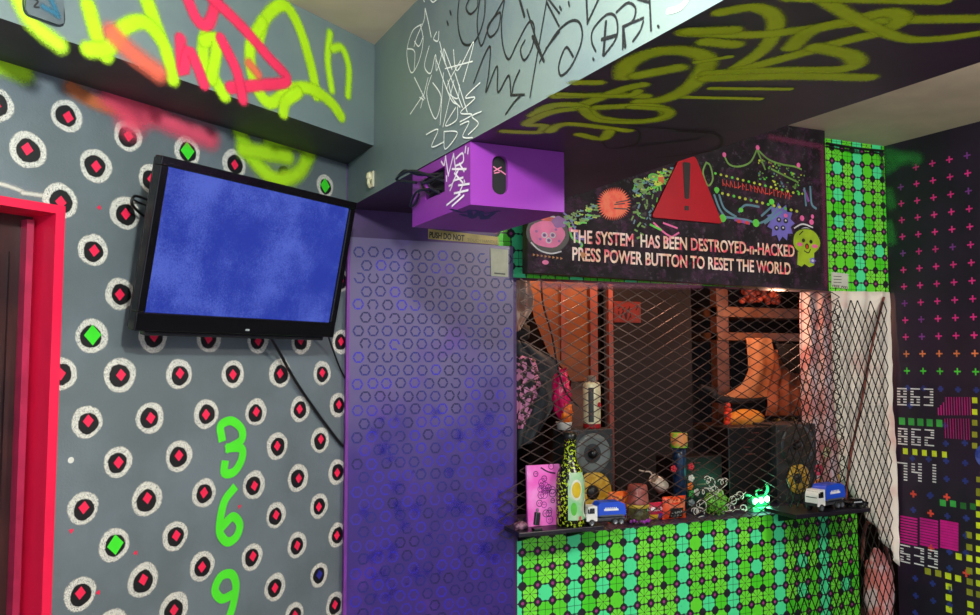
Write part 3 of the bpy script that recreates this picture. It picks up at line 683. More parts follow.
# painted doodles
m = MB(); f8 = z8
G, Yw, Pk, Vi, Bl, Bk, Wh, Gd = range(8)
DM = [M('5ac83c', .5), M('b8c83c', .5), M('e0629c', .5), M('8a4a9c', .5), M('6a62b4', .5), M('120e12', .5), M('c4c4c8', .5), M('b8783c', .5), M('9ab81e', .5), M('c83a2e', .5), M('6a9444', .5), M('5a8494', .5), M('c8602a', .5)]
def ell(cx, cy, rx, ry, mat, n, k=24, wob=0, rot=0):
    a = P(*f8(cx, cy)); sx = (Vector(P(*f8(cx+10, cy)))-Vector(a)).length/10; sy = (Vector(P(*f8(cx, cy+10)))-Vector(a)).length/10; q = []
    for i in range(k):
        t_ = 2*PI*i/k; w_ = 1+wob*math.sin(5*t_+cx); x, y = rx*sx*math.cos(t_)*w_, ry*sy*math.sin(t_)*w_
        q.append((a[0]+x*math.cos(rot)-y*math.sin(rot), a[1]+x*math.sin(rot)+y*math.cos(rot)))
    m.poly(FSg, q, n, mat)
# pink creature
ell(116, 318, 66, 58, Bk, .0008); ell(114, 318, 54, 42, Pk, .0012, wob=.03); ell(150, 282, 22, 18, Vi, .0014, wob=.1); ell(120, 270, 30, 10, 9, .0013, wob=.1)
for x, y in ((105, 322), (130, 322), (118, 338)): ell(x, y, 9, 9, Wh, .0016); ell(x, y, 6, 6, Vi, .0018); ell(x, y, 2.5, 2.5, Bk, .002)
for x, y in ((80, 310), (92, 334), (150, 340), (140, 305)): ell(x, y, 4, 4, Vi, .0016)
strokes(m, FSg, f8, [[(65,345),(90,368),(125,378),(155,372)], [(70,270),(100,262),(135,266)]], 4, .0016, Wh)
for k in range(8): ell(72+k*12, 382+k*1.6, 5, 5, Gd, .0016, 3)
ell(108, 405, 10, 7, Pk, .0012)
m.build('pink_creature', DM, parent=root, label='round pink painted creature'); m = MB()
sp2 = []; cc = Vector(P(*f8(828, 282)))
for k in range(22):
    a = 2*PI*k/22; r_ = .062 if k % 2 else .085; sp2.append((cc.x+r_*math.cos(a), cc.y+r_*1.1*math.sin(a)))
m.idx([FSg.p(cc.x, cc.y, .0011)]+[FSg.p(x, y, .0010) for x, y in sp2], [(0, 1+i, 1+(i+1) % 22) for i in range(22)], Bl)
for x, y in ((822, 275), (843, 278), (835, 300), (815, 300)): ell(x, y, 7, 8, Bk, .0013); ell(x, y-1, 3, 3, Wh, .0016)
ell(843, 262, 6, 6, Pk, .0015)
strokes(m, FSg, f8, [[(880,310),(905,300),(930,312),(945,330)], [(870,300),(895,288),(925,298)]], 4, .0013, Wh)
ell(893, 270, 7, 9, Pk, .0013, 8); ell(922, 282, 7, 9, Pk, .0013, 8); ell(925, 265, 5, 7, Pk, .0013, 8)
m.build('spiky_creature', DM, parent=root, label='spiky violet blue painted creature'); m = MB()
ell(907, 342, 44, 42, Bk, .0014, wob=.02); ell(907, 342, 41, 39, 8, .0017, wob=.02)
m.poly(FSg, [P(*f8(*q)) for q in ((880,372), (878,412), (892,418), (900,410), (915,420), (930,414), (930,372))][::-1], .0016, 8)
for x, y in ((897, 338), (920, 342)): ell(x, y, 5, 6, Bk, .0020)
ell(886, 350, 9, 6, Pk, .0020); ell(932, 356, 9, 6, Pk, .0020); ell(908, 356, 6, 9, Bk, .0020); ell(908, 357, 3, 6, 9, .0022)
strokes(m, FSg, f8, [[(885,320),(895,310)], [(900,370),(912,376),(918,366)]], 3, .0021, Bk)
ell(925, 400, 9, 9, Bl, .0021, 12, .25); ell(925, 400, 4, 4, Wh, .0024)
m.build('green_creature', DM, parent=root, label='yellow green painted creature with pink cheeks'); m = MB()
# screen border of dots, garlands, pipes
for k in range(16): ell(628+k*17, 133+k*4.2, 4, 4, Yw if k % 3 else G, .0014, 10)
for k in range(15): ell(632+k*17.5, 190+k*4.2, 4.5, 4.5, Yw if k % 3 else G, .0014, 10)
for k in range(18):
    x = 650+k*12; y = 160+k*2.4; h_ = 12
    strokes(m, FSg, f8, [[(x, y-8), (x+random.uniform(-3, 3), y+10)], [(x, y-8+random.choice((0, 8, 16))), (x+7, y-6+random.choice((0, 8, 15)))]], 2.4, .0016, 9)
strokes(m, FSg, f8, [[(655,78),(670,105),(700,112),(735,98),(755,60)], [(757,60),(790,90),(830,105),(870,112),(890,120)], [(600,100),(590,130),(605,170),(620,150),(612,110),(600,100)], [(755,60),(780,120)], [(800,120),(880,160)]], 5, .0013, 10)
for x, y in ((655, 76), (757, 54), (882, 108)): ell(x, y, 6, 8, Pk, .0016, 8)
for k in range(70):
    x = random.uniform(760, 900); y = 95+(x-760)*.3+random.uniform(-10, 60); ell(x, y, random.uniform(1.5, 4), random.uniform(1.5, 4), random.choice((G, Yw, 10, 10, 11)), .0011, 7)
strokes(m, FSg, f8, [[(625,200),(640,240),(660,270)], [(640,200),(655,240),(690,265)], [(655,266),(720,275),(760,285),(790,270),(815,240)], [(700,250),(720,230),(760,235)], [(770,262),(800,235)], [(900,180),(905,230)], [(918,175),(922,225),(935,240)], [(780,285),(830,250)]], 6, .0012, 11)
strokes(m, FSg, f8, [[(690,275),(730,285)], [(900,185),(912,215)]], 8, .0014, Vi)
for x, y in ((650, 270), (752, 285)): ell(x, y, 10, 12, G, .0018)
ell(706, 245, 7, 7, G, .0018); ell(800, 220, 8, 9, G, .0018); ell(725, 284, 7, 5, 9, .0018); ell(700, 280, 7, 5, 9, .0018); ell(632, 183, 8, 8, G, .0017)
m.build('dotted_display', DM, parent=root, label='rows of yellow and green dots round red marks'); m = MB()
for k in range(200):
    x = random.uniform(165, 500); y = 275-(x-165)*.48+random.uniform(-10, 35)
    if 262 < x < 375 and y > 165: continue
    a = random.random()*PI; L = random.uniform(6, 16); strokes(m, FSg, f8, [[(x, y), (x+L*math.cos(a)*.6+3, y+L*math.sin(a)*.5), (x+L, y+2)]], random.uniform(2.5, 5), .0011+k*4e-6, random.choice((G, 10, 10, 10, 11, Yw, 11)))
for k in range(75):
    x = random.uniform(375, 470); y = random.uniform(155, 330)
    if x > 428+(272-y)*.42: continue
    a = random.random()*PI; L = random.uniform(4, 12); strokes(m, FSg, f8, [[(x, y), (x+L*math.cos(a), y+L*math.sin(a))]], random.uniform(3, 6), .0012+k*4e-6, random.choice((G, 10, 10, 11, Bk)))
ell(462, 150, 10, 16, 12, .0015); ell(392, 158, 16, 10, 10, .0015); ell(395, 158, 9, 5, Bk, .0017); ell(440, 145, 18, 12, G, .0014); ell(440, 142, 11, 6, 10, .0016)
strokes(m, FSg, f8, [[(440,285),(480,320),(520,335)], [(470,285),(510,300)], [(475,340),(515,315)]], 5, .0013, Pk); strokes(m, FSg, f8, [[(430,290),(460,305)], [(180,290),(190,330),(220,350),(205,370)]], 6, .0013, G)
strokes(m, FSg, f8, [[(165,255),(185,275),(205,320),(215,350)], [(195,330),(225,335)]], 5, .0014, Bl)
ell(185, 305, 6, 8, Pk, .0018, 10); ell(222, 382, 9, 9, Gd, .0036, 8, .3)
m.build('green_tangle', DM, parent=root, label='tangle of dull green and yellow doodles')

# ---------- purple junction box under the beam
bz0 = MBZ-.17
A = atz(470.5, 141, MBZ); B_ = atz(564, 152, MBZ); C = atz(413.5, 173, MBZ)
bu = Vector((B_.x-A.x, B_.y-A.y, 0)); bl_ = bu.length; bu.normalize(); back = (C-A).length
by = -bn                                   # across the beam; the box is square to the beam
bu2 = by if by.dot(bu) > 0 else -by
root = empty('cable_box', ((A+B_)/2).to_tuple()[:2]+(bz0,), 'purple tagged box fixed under the beam with holes in its sides', 'box')
FB = Fr((A.x, A.y, 0), bu, UP, Vector((bu.y, -bu.x, 0)))     # front face
FL = Fr((A.x, A.y, 0), bd, UP, bn)                              # left face, u away from camera
bh = atz(470.5, 141, MBZ); hb = hit(470.5, 204.5, FB.O, FB.n).z
m = MB(); pts = [(A.x, A.y), (B_.x, B_.y), (B_.x+bd.x*back, B_.y+bd.y*back), (A.x+bd.x*back, A.y+bd.y*back)]
lo_ = [Vector((x, y, hb)) for x, y in pts]; hi_ = [Vector((x, y, MBZ-.001)) for x, y in pts]
# front face with a slot, left face with a square opening: faces built round the holes
def face_hole(fr, w_, z0, z1_, hole, mat, depth, dmat):
    outer = [(0, z0), (w_, z0), (w_, z1_), (0, z1_)]; k = len(hole)
    from mathutils.geometry import tessellate_polygon
    allp = outer+list(hole); tr_ = tessellate_polygon([[Vector((x, y, 0)) for x, y in outer], [Vector((x, y, 0)) for x, y in hole[::-1]]])
    allp = outer+list(hole[::-1])
    for f in tr_: m.face([fr.p(*allp[i]) for i in f], mat)
    for i in range(k):
        j = (i+1) % k; m.face([fr.p(*hole[i]), fr.p(*hole[j]), fr.p(*hole[j], -depth), fr.p(*hole[i], -depth)], mat)
    m.face([fr.p(x, y, -depth) for x, y in hole], dmat)
slot = []
s0 = FB.px(500, 163); s1 = FB.px(500, 187); rr = .023
for k in range(9): a = PI*k/8; slot.append((s0[0]+rr*math.cos(a), s0[1]+rr*math.sin(a)*.9))
for k in range(9): a = PI+PI*k/8; slot.append((s1[0]+rr*math.cos(a), s1[1]+rr*math.sin(a)*.9))
face_hole(FB, bl_, hb, MBZ-.001, slot, 0, .012, 1)
zx = rgn(380, 130, 4.73)
sq = [FL.px(*zx(*q)) for q in ((305,172), (308,290), (222,318), (210,212))]
sq = [((sq[0][0]+sq[1][0])/2, sq[1][1]), ((sq[2][0]+sq[3][0])/2, (sq[1][1])), ((sq[2][0]+sq[3][0])/2, sq[0][1]), ((sq[0][0]+sq[1][0])/2, sq[0][1])]
face_hole(FL, back, hb, MBZ-.001, sq, 0, .012, 1)
m.face(lo_, 0)
m.face([lo_[1], lo_[2], hi_[2], hi_[1]], 0); m.face([lo_[2], lo_[3], hi_[3], hi_[2]], 0); m.face(hi_[::-1], 0)
FU = Fr((A.x, A.y, hb), bd, bu, (0,0,-1))
strokes(m, FU, zx, [[(350,375),(400,390),(450,380),(500,395),(560,385)], [(400,400),(430,410),(480,405),(520,420)], [(430,380),(450,420),(480,385),(500,425),(540,395)]], 4, .0008, 3)
m.build('box_body', [M('8c309e', .42, var=.05, scale=4), M('0c080c', .7), M('d8d0dc', .5), M('2c3470', .5)], parent=root)
m = MB(); strokes(m, FL, zx, [[(292,150),(305,165),(312,125)], [(312,125),(325,215)], [(325,215),(350,115)], [(350,115),(362,200)], [(362,135),(392,110),(395,150),(360,170)], [(378,160),(400,195)], [(405,105),(408,80)], [(418,110),(420,88)],
  [(345,255),(375,185)], [(355,205),(395,250)], [(350,240),(395,225)], [(318,220),(318,240)], [(345,185),(410,185)], [(330,265),(345,260),(335,285)], [(395,260),(375,305)], [(375,262),(425,255)], [(355,300),(420,285)], [(382,305),(320,355)], [(400,310),(345,360)], [(402,240),(404,246)]], 9, .0012, 0)
m.build('painted_tag', M('efe6f2', .5), parent=root, label='white scrawled tag')
m = MB(); strokes(m, FB, zx, [[(545,170),(575,190)], [(548,190),(580,172)], [(580,190),(600,205)], [(550,200),(570,196)]], 5, -.0108, 0); 
m.build('slot_scratch', M('d87898', .5), parent=root)
# cables coming out of the left hole
m = MB(); c0 = FL.p((sq[0][0]+sq[1][0])/2, (sq[0][1]+sq[2][1])/2, 0)
def LP(x, y, n=.0): u, w_ = FL.px(*zx(x, y)); return FL.p(u, w_, n)
for pts in ([(300,245,-.01), (255,215,.02), (190,200,.035), (120,240,.03), (200,252,.02)], [(285,205,-.01), (215,215,.02), (165,198,.035), (118,238,.03)],
            [(280,280,-.01), (225,285,.015), (195,305,.02), (165,362,.015), (180,350,.01), (215,300,.02)], [(235,225,.0), (215,260,.012), (245,310,.005)], [(265,225,.0), (250,265,.012), (285,300,.0)], [(300,210,.0), (250,250,.018), (210,250,.01)]):
    m.tube([LP(*q) for q in pts], .0042, 7)
m.build('cables', M('1a1a20', .35), loc=c0, label='black cables bundled through the side opening of the purple box', cat='cable')
# small white plug fixture on the beam face
m = MB(); p = hit(373, 180, BF.O, BF.n); u, w_ = (p-BF.O).dot(BF.u), p.z
ft2 = Fr(BF.O, BF.u, UP, BF.n)
r2 = empty('wall_clip', p, 'small cream plastic clip on the grey beam above the television corner', 'clip')
m.box(ft2, u-.018, u+.018, w_-.028, w_+.03, .0, .008); m.build('clip_base', M('b8b49a', .5), parent=r2, bevel=.003)
m = MB(); m.blob(ft2.p(u, w_+.012, .012), (.014, .012, .016), 0, 12, 8, .3, 4); m.tube([ft2.p(u-.004, w_+.01, .012), ft2.p(u+.004, w_-.01, .018), ft2.p(u-.006, w_-.024, .01)], .006, 8); m.build('clip_hook', M('c8c4a0', .4), parent=r2)

# ---------- television
TB = Fr(CORNER+LN*.10, LD, UP, LN)
u0, w0 = TB.px(121, 329); u1 = TB.px(331, 336)[0]
tw = u1-u0; ang = math.radians(12.5)
tup = (UP*math.cos(ang)+LN*math.sin(ang)).normalized(); tn = (LN*math.cos(ang)-UP*math.sin(ang)).normalized()
u0 += .024; tw -= .034; TV = Fr(TB.p(u0, w0), LD, tup, tn); th_ = TV.px(155, 154)[1]
print('tv', tw, th_)
root = empty('television', TB.p((u0+u1)/2, w0), 'black flat television with a blue screen tilted out from the dotted wall', 'television')
m = MB(); bz = .026; bzb = .052
m.box(TV, 0, tw, 0, bzb, -.01, .022); m.box(TV, 0, tw, th_-bz, th_, -.01, .022); m.box(TV, 0, bz, bzb, th_-bz, -.01, .022); m.box(TV, tw-bz, tw, bzb, th_-bz, -.01, .022)
BKP = M('0e0e11', .22, var=.1)
m.build('bezel', BKP, parent=root, bevel=.003)
m = MB(); m.box(TV, 0.004, tw-.004, .004, th_-.004, -.022, -.008); m.box(TV, .12, tw-.12, .06, th_-.1, -.055, -.022); m.build('back_cover', M('111114', .5), parent=root, bevel=.004)
m, t, b = newmat('blue_screen'); b.inputs['Roughness'].default_value = .3
n1 = nz(t, 4.5, 6, .6); n2 = nz(t, 240, 2); c = mix(ss(n1+(n2-.5)*.5, .35, .68), '2a3ca4', '5468cc')
setc(t, b, mix(0.0, '04040c', '04040c')); t.links.new(c.s, b.inputs['Emission Color']); b.inputs['Emission Strength'].default_value = .42; SCR = m
m = MB(); m.face([TV.p(bz, bzb, .012), TV.p(tw-bz, bzb, .012), TV.p(tw-bz, th_-bz, .012), TV.p(bz, th_-bz, .012)], 0); m.build('screen', SCR, parent=root, label='glowing blue screen')
m = MB(); m.box(TV, tw*.05, tw*.95, -.014, 0.0, -.01, .012); m.build('speaker_strip', M('1c1c20', .25), parent=root, bevel=.003)
m = MB(); m.box(TV, tw*.49, tw*.51, .012, .018, .022, .0228); m.build('power_light', M('9aa0a0', .4), parent=root)
m = MB(); c = TV.p(tw/2, th_/2, -.055); u, w_ = (c-LW.O).dot(LD), c.z
m.box(LW, u-.12, u+.12, w_-.12, w_+.10, .0, .012); m.box(TV, tw/2-.12, tw/2+.12, th_/2-.1, th_/2+.1, -.066, -.055)
m.tube([LW.p(u, w_-.02, .01), c], .02, 10, curve=False); m.build('wall_bracket', M('18181a', .4, metal=.6), parent=root)
# cords
def LPt(x, y, n): return hit(x, y, LW.p(0, 0, n), LN)
m = MB(); m.tube([LPt(267, 332, .08), LPt(278, 350, .045), LPt(296, 382, .02), LPt(318, 414, .012), LPt(336, 438, .010), LPt(343, 446, .010)], .0055, 8)
m.build('power_cord', M('0d0d10', .35), label='thick black cord running from the television bottom down to the violet board edge', cat='cord')
m = MB(); m.tube([LPt(328, 335, .06), LPt(333, 350, .03), LPt(340, 368, .012), LPt(345, 378, .008)], .0035, 8)
m.build('power_cord', M('0d0d10', .35), label='thin short black cord at the right bottom corner of the television', cat='cord')
m = MB(); m.tube([LPt(148, 200, .03), LPt(135, 196, .05), LPt(132, 204, .05), LPt(141, 214, .03), LPt(148, 218, .03)], .004, 8); m.tube([LPt(150, 207, .03), LPt(140, 203, .045), LPt(134, 200, .05)], .003, 8)
m.build('cable_loop', M('0d0d10', .35), label='small loop of black cable sticking out left behind the television', cat='cable')

# ---------- expanded metal mesh
def expanded(fr, u0, u1, w0, w1, LW_, SW_, wd, dp, rot=False, wave=.006, mask=None):
    mb = MB(); k = 0
    a0, a1, b0, b1 = (u0, u1, w0, w1) if not rot else (w0, w1, u0, u1)
    nb = int((b1-b0)/SW_)+1; na = int((a1-a0)/(LW_/2))+1
    def pt(a, b_):
        nn = wave*math.sin(a*9+b_*5)+wave*.6*math.sin(a*17-b_*11); u, w_ = (a, b_) if not rot else (b_, a); return u, w_, nn
    for j in range(nb+1):                 # zig-zag strands; neighbours touch at the knots
        for i in range(na):
            s0_ = 1 if (i+j) % 2 else -1; h_ = SW_/2*.95
            A_ = (a0+i*LW_/2, b0+j*SW_+s0_*h_/1); B__ = (a0+(i+1)*LW_/2, b0+j*SW_-s0_*h_/1)
            pa, pb = pt(*A_), pt(*B__)
            if mask and not (mask(pa[0], pa[1]) and mask(pb[0], pb[1])): continue
            if max(pa[0], pb[0]) > u1+.001 or min(pa[0], pb[0]) < u0-.001 or max(pa[1], pb[1]) > w1+.001 or min(pa[1], pb[1]) < w0-.001: continue
            d = Vector((pb[0]-pa[0], pb[1]-pa[1])).normalized(); q = Vector((-d.y, d.x))*wd/2; c8 = []
            for nn in (-dp/2, dp/2):
                for (p_, s_) in ((pa, -1), (pb, -1), (pb, 1), (pa, 1)): c8.append(fr.p(p_[0]+q.x*s_, p_[1]+q.y*s_, p_[2]+nn))
            mb.hexa(c8)
    return mb
STEEL = M('54443e', .42, metal=.7, var=.15)
YM = YF-.045; FM = Fr((0, YM, 0), (1,0,0), UP, (0,-1,0))
ma0 = FM.px(499, 500)[0]; ma1 = FM.px(848, 400)[0]; mleft = FM.px(515, 400)[0]; zl = FM.px(500, 485)[1]
mb = expanded(FM, ma0, ma1, TOP-.005, OT+.012, .094, .0245, .0036, .003, mask=lambda u, w_: u > mleft or w_ < zl)
mb.build('metal_mesh', STEEL, label='expanded metal mesh with wide flat diamonds across the counter window', cat='mesh')
YM2 = YF-.066; FM2 = Fr((0, YM2, 0), (1,0,0), UP, (0,-1,0))
l0 = FM2.px(786, 520)[0]; l1 = FM2.px(893, 450)[0]; topm = FM2.px(850, 292)[1]; lt = FM2.px(806, 300)[0]
mb = expanded(FM2, l0, l1, .3, topm, .094, .0215, .0042, .003, rot=True, wave=.004, mask=lambda u, w_: u > l0+(lt-l0)*max(0, min(1, (w_-1.2)/.6)) and w_ < topm-.05*abs(math.sin(u*40)))
mb.build('metal_mesh', M('1c1816', .5, metal=.3, var=.15), label='dark expanded metal mesh with tall narrow diamonds hanging over the white sheet', cat='mesh')

# ---------- cloth helper
def cloth(Lp, Rp, Y, amp, folds, nu=60, nv=40, tilt=0, ph=0, crumple=.003):
    mb = MB()
    def lerp(L, t):
        k = t*(len(L)-1); i = min(int(k), len(L)-2); f = k-i; return (L[i][0]+(L[i+1][0]-L[i][0])*f, L[i][1]+(L[i+1][1]-L[i][1])*f)
    def fn(s_, t_):
        a, b_ = lerp(Lp, t_), lerp(Rp, t_); p = atY(a[0]+(b_[0]-a[0])*s_, a[1]+(b_[1]-a[1])*s_, Y)
        d = amp*math.sin(s_*folds*2*PI+ph+1.2*math.sin(t_*2.3))*(.45+.55*t_)+crumple*noise.noise(p*14)*3
        return Vector((p.x, p.y+d+tilt*s_, p.z))
    return mb.grid(fn, nu, nv)
WHT = M('efe8da', .8, c2='e0b4aa', lo=.52, hi=.7, scale=3.5)
mb = cloth([(832,291),(836,400),(842,480),(858,500)], [(891,292),(893,400),(897,480),(899,566)], YF-.023, .020, 3.2, ph=1, nu=70)
mb.build('white_sheet', WHT, solid=.003, label='white sheet hanging in loose folds beside the night coloured wall', cat='sheet')
mb = cloth([(800,288),(802,380),(806,480),(812,505)], [(831,291),(836,400),(842,480),(846,500)], 3.52, .018, 2.4, ph=.3, nu=50)
mb.build('pink_drape', M('e09c94', .8, c2='f0dcd4', lo=.4, hi=.6, scale=5), solid=.003, label='salmon pink drape behind the mesh left of the white sheet', cat='drape')
m = MB(); m.tube([atY(884, 297, YF-.052), atY(872, 345, YF-.052), atY(862, 400, YF-.052), atY(850, 460, YF-.052), atY(846, 500, YF-.052)], .006, 8)
m.build('brown_strap', M('7c3a2e', .6), label='long reddish brown strap hanging diagonally down the white sheet', cat='strap')
m = MB(); m.tube([atY(828, 298, YF+.03), atY(838, 294, YF+.025), atY(870, 293, YF+.02), atY(890, 291, YF+.02)], .006, 8); m.build('curtain_rod', M('2c3028', .5), label='thin dark rod from which the white sheet hangs', cat='rod')
# hanging pink bag below the sheet
def px2(x, y, Y): return atY(x, y, Y)
r3 = empty('hanging_bag', atY(878, 615, YF+.02), 'salmon and white cloth bag hanging under the white sheet at the counter end', 'bag')
mb = MB(); c = atY(878, 598, YF+.12); mb.blob(c, (.088, .05, .25), 0, 26, 20, .25, 2.5, seed=3); mb.build('bag_body', M('d0786c', .75, c2='d8c4bc', lo=.45, hi=.6, scale=9), parent=r3)
mb = MB(); mb.tube([atY(862, 560, YF+.1), atY(866, 525, YF+.08), atY(880, 530, YF+.08), atY(893, 575, YF+.1)], .009, 8); mb.build('strap', M('6c3c30', .7), parent=r3)

# ---------- booth interior: cupboard board, posts, shelves
WOOD = M('6a3408', .5, c2='7c420c', scale=5)
Yc = 3.75; FC = Fr((0, Yc, 0), (1,0,0), UP, (0,-1,0))
root = empty('cupboard', FC.p(FC.px(567, 380)[0], .0), 'tall brown wooden cupboard inside the booth at the left', 'cupboard')
P2 = [FC.px(*q) for q in ((524,268), (534,318), (548,352), (566,372), (572,382), (596,380), (596,268))]
m = MB(); m.prism(FC, P2, -.02, 0); m.build('door', WOOD, parent=root, bevel=.003)
a = FC.px(572, 300)[0]; b_ = FC.px(596, 300)[0]; m = MB(); m.box(FC, a, b_+.02, 0, 2.05, -.35, -.02); m.build('body', M('5c3a2c', .6), parent=root)
m = MB(); q = FC.px(562, 300)[0]; m.box(FC, q-.012, q+.012, FC.px(562, 360)[1], 2.05, 0, .012); m.build('rail', M('7c3c2c', .5), parent=root)
q = FC.px(592, 300)[0]; m = MB(); m.box(FC, q-.022, q+.022, FC.px(562, 380)[1], 2.05, 0, .02); m.build('rail', M('7c3c2c', .5), parent=root)
m = MB(); q = FC.px(608, 300)[0]; m.box(FC, q-.014, q+.014, 0, 2.1, 0, .03); m.build('wooden_post', M('84443a', .5), bevel=.003, label='slim reddish upright post behind the mesh right of the brown cupboard', cat='post')
m = MB(); m.tube([atY(541, 270, 3.18), atY(543, 303, 3.18), atY(552, 335, 3.18), atY(558, 368, 3.18), atY(566, 392, 3.18), atY(580, 408, 3.18)], .0045, 7)
m.build('black_cord', M('0c0a0a', .4), label='black cord hanging down in front of the brown cupboard', cat='cord')
# shelf rack right
Yr = 3.85; FR = Fr((0, Yr, 0), (1,0,0), UP, (0,-1,0))
root = empty('wooden_rack', FR.p(FR.px(760, 400)[0], 0), 'orange brown wooden rack with one upright and crossboards inside the booth', 'rack')
q0_, q1_ = FR.px(716, 400)[0], FR.px(728, 400)[0]; m = MB(); m.box(FR, q0_, q1_, 0, 2.2, -.04, .02); m.build('upright', M('6a4030', .5, c2='543020'), parent=root, bevel=.003)
q2_ = FR.px(806, 400)[0]
for y0, y1 in ((308, 318), (333, 341), (426, 430)):
    z0 = FR.px(760, y1)[1]; z1_ = FR.px(760, y0)[1]; m = MB(); m.box(FR, q0_+.0, q2_, z0, z1_, -.36, .03 if y0 < 400 else .12); m.build('shelf', M('7c5238', .5, c2='6a4028'), parent=root, bevel=.003)
# framed print
Yp = 3.82; FPn = Fr((0, Yp, 0), (1,0,0), UP, (0,-1,0))
root = empty('framed_print', atY(627, 323, Yp), 'small red square print with black strokes on the dark booth wall', 'picture')
a, b_ = FPn.px(614, 301), FPn.px(641, 323)
m = MB(); m.box(FPn, a[0], b_[0], b_[1], a[1], -.01, .0); m.build('frame', M('6c2014', .5), parent=root, bevel=.002)
m = MB(); m.face([FPn.p(a[0]+.012, b_[1]+.01, .0008), FPn.p(b_[0]-.018, b_[1]+.01, .0008), FPn.p(b_[0]-.018, a[1]-.01, .0008), FPn.p(a[0]+.012, a[1]-.01, .0008)], 0)
for k in range(16):
    x = random.uniform(a[0]+.02, b_[0]-.03); z = random.uniform(b_[1]+.015, a[1]-.03); m.ribbon(FPn, [(x, z), (x+random.uniform(-.01, .02), z+random.uniform(.01, .03))], .006, .0014, 1)
m.build('print', [M('7a2014', .5), M('100606', .5)], parent=root)
m = MB(); m.box(FPn, a[0]-.06, b_[0]+.35, 0, 2.2, -.05, -.012); m.build('dark_partition', M('100504', .8), label='tall dark brown board behind the small red print', cat='panel')

# ---------- left speaker & right speaker
def make_speaker(loc, label, w_, h_, d_, cr=.40, hc_='6a7270'):
    r = empty('loudspeaker', loc, label, 'loudspeaker', 'loudspeakers on the counter top')
    L = Vector(loc); f = Fr(L, (1,0,0), UP, (0,-1,0))
    m = MB(); m.box(f, -w_/2, w_/2, 0, h_, -d_/2, d_/2); m.build('cabinet', M('26282a', .45, c2='34383a', scale=20), parent=r, bevel=.005)
    c = f.p(0, h_*.30, d_/2); R = w_*cr
    m = MB(); m.lathe(c, [(R*1.1, 0), (R*1.12, .006), (R*.98, .008), (R*.92, .002)], 28, axis=(0,-1,0)); sr = m.build('surround', M('101010', .5), parent=r)
    m = MB(); m.lathe(c, [(R*1.08, .006), (R*1.0, .010), (R*.35, .001), (R*.0, .0)], 28, axis=(0,-1,0)); m.build('cone', M('b88a1e', .45, c2='d8b040', scale=40), parent=r, label='yellow woofer cone')
    m = MB(); m.lathe(c, [(R*.38, .000), (R*.34, .008), (R*.15, .014), (0, .015)], 20, axis=(0,-1,0)); m.build('dust_cap', M('141210', .4), parent=r)
    c = f.p(0, h_*.73, d_/2); R2 = w_*.36
    m = MB(); m.lathe(c, [(R2*1.15, 0), (R2*1.12, .008), (R2*.9, .010), (R2*.35, -.006), (0, -.006)], 28, axis=(0,-1,0)); m.build('horn', M(hc_, .35), parent=r, label='grey tweeter horn')
    m = MB(); m.blob(c+Vector((0, -.004, 0)), (R2*.3, R2*.3, R2*.3), 0, 14, 8); m.build('tweeter', M('101214', .3), parent=r)
    for s_, q in ((-1, .03), (1, .03), (-1, h_-.03), (1, h_-.03)):
        m = MB(); m.lathe(f.p(s_*(w_/2-.014), q, d_/2), [(.005, 0), (.005, .003), (0, .004)], 10, axis=(0,-1,0)); m.build('screw', M('808486', .3, metal=.8), parent=r)
    return r
Ysp = 3.33
a = atY(574, 430, Ysp-.09); b_ = atY(610, 430, Ysp-.09)
ws = b_.x-a.x+.035; xs = (a.x+b_.x)/2; hs = a.z-TOP
make_speaker((xs, Ysp, TOP), 'grey loudspeaker with a yellow cone behind the painted bottle', ws, hs, .18)
a = atY(776, 425, Ysp-.09); b_ = atY(816, 425, Ysp-.09)
hs2 = a.z-TOP
make_speaker(((a.x+b_.x)/2, Ysp, TOP), 'dark loudspeaker with a yellow cone at the right end of the counter', b_.x-a.x, hs2, .18, .27, '2c302e')
ST = TOP+hs; ST2 = TOP+hs2

# ---------- things on the left speaker
p = atY(592, 430, Ysp-.03); p.z = ST
root = empty('spray_can', p, 'white spray can with a red base and red emblem standing on the left loudspeaker', 'spray can')
rc = .041; hc = (atY(592, 381, p.y).z-ST)
m = MB(); m.lathe(p, [(0, 0), (rc*.95, 0), (rc, .004), (rc, .02), (rc, .022), (rc, hc-.02), (rc*.85, hc-.006), (rc*.55, hc)], 24, mats=[1, 1, 1, 1, 0, 0, 2]); m.build('can_body', [M('d8d0a8', .35, metal=.1), M('a81c20', .35), M('5a5a54', .35, metal=.7)], parent=root)
m = MB(); m.lathe(p, [(rc*.55, hc-.002), (rc*.5, hc+.024), (0, hc+.026)], 20); m.build('cap', M('6a6860', .4), parent=root)
f = Fr(p, (1,0,0), UP, (0,-1,0))
def wrap(mb, c, R, a0, a1, z0, z1_, mat=0, k=10, R1=None):
    vs = []
    for i in range(k+1):
        a = a0+(a1-a0)*i/k
        for z, RR in ((z0, R), (z1_, R1 or R)): vs.append(Vector(c)+Vector((RR*math.cos(a), RR*math.sin(a), z)))
    mb.idx(vs, [(2*i, 2*i+2, 2*i+3, 2*i+1) for i in range(k)], mat, True, [((i//2)/k, i % 2) for i in range(2*k+2)])
m = MB(); wrap(m, p, rc+.0006, -PI/2-.9, -PI/2-.3, .03, hc-.03); m.build('dark_stripe', M('2c302c', .4), parent=root)
m = MB(); m.disc(Fr(p, (math.cos(.35), math.sin(.35), 0), UP, (math.sin(.35), -math.cos(.35), 0)), 0.004, hc*.5, .012, rc+.0015, 0); m.build('emblem', M('c8202c', .4), parent=root)
p = atY(564, 430, Ysp-.06); p.z = ST
root = empty('wrapped_bundle', p, 'hot pink and orange crinkled bundle in a white cup on the left loudspeaker', 'bundle')
m = MB(); hb2 = atY(564, 373, p.y).z-ST
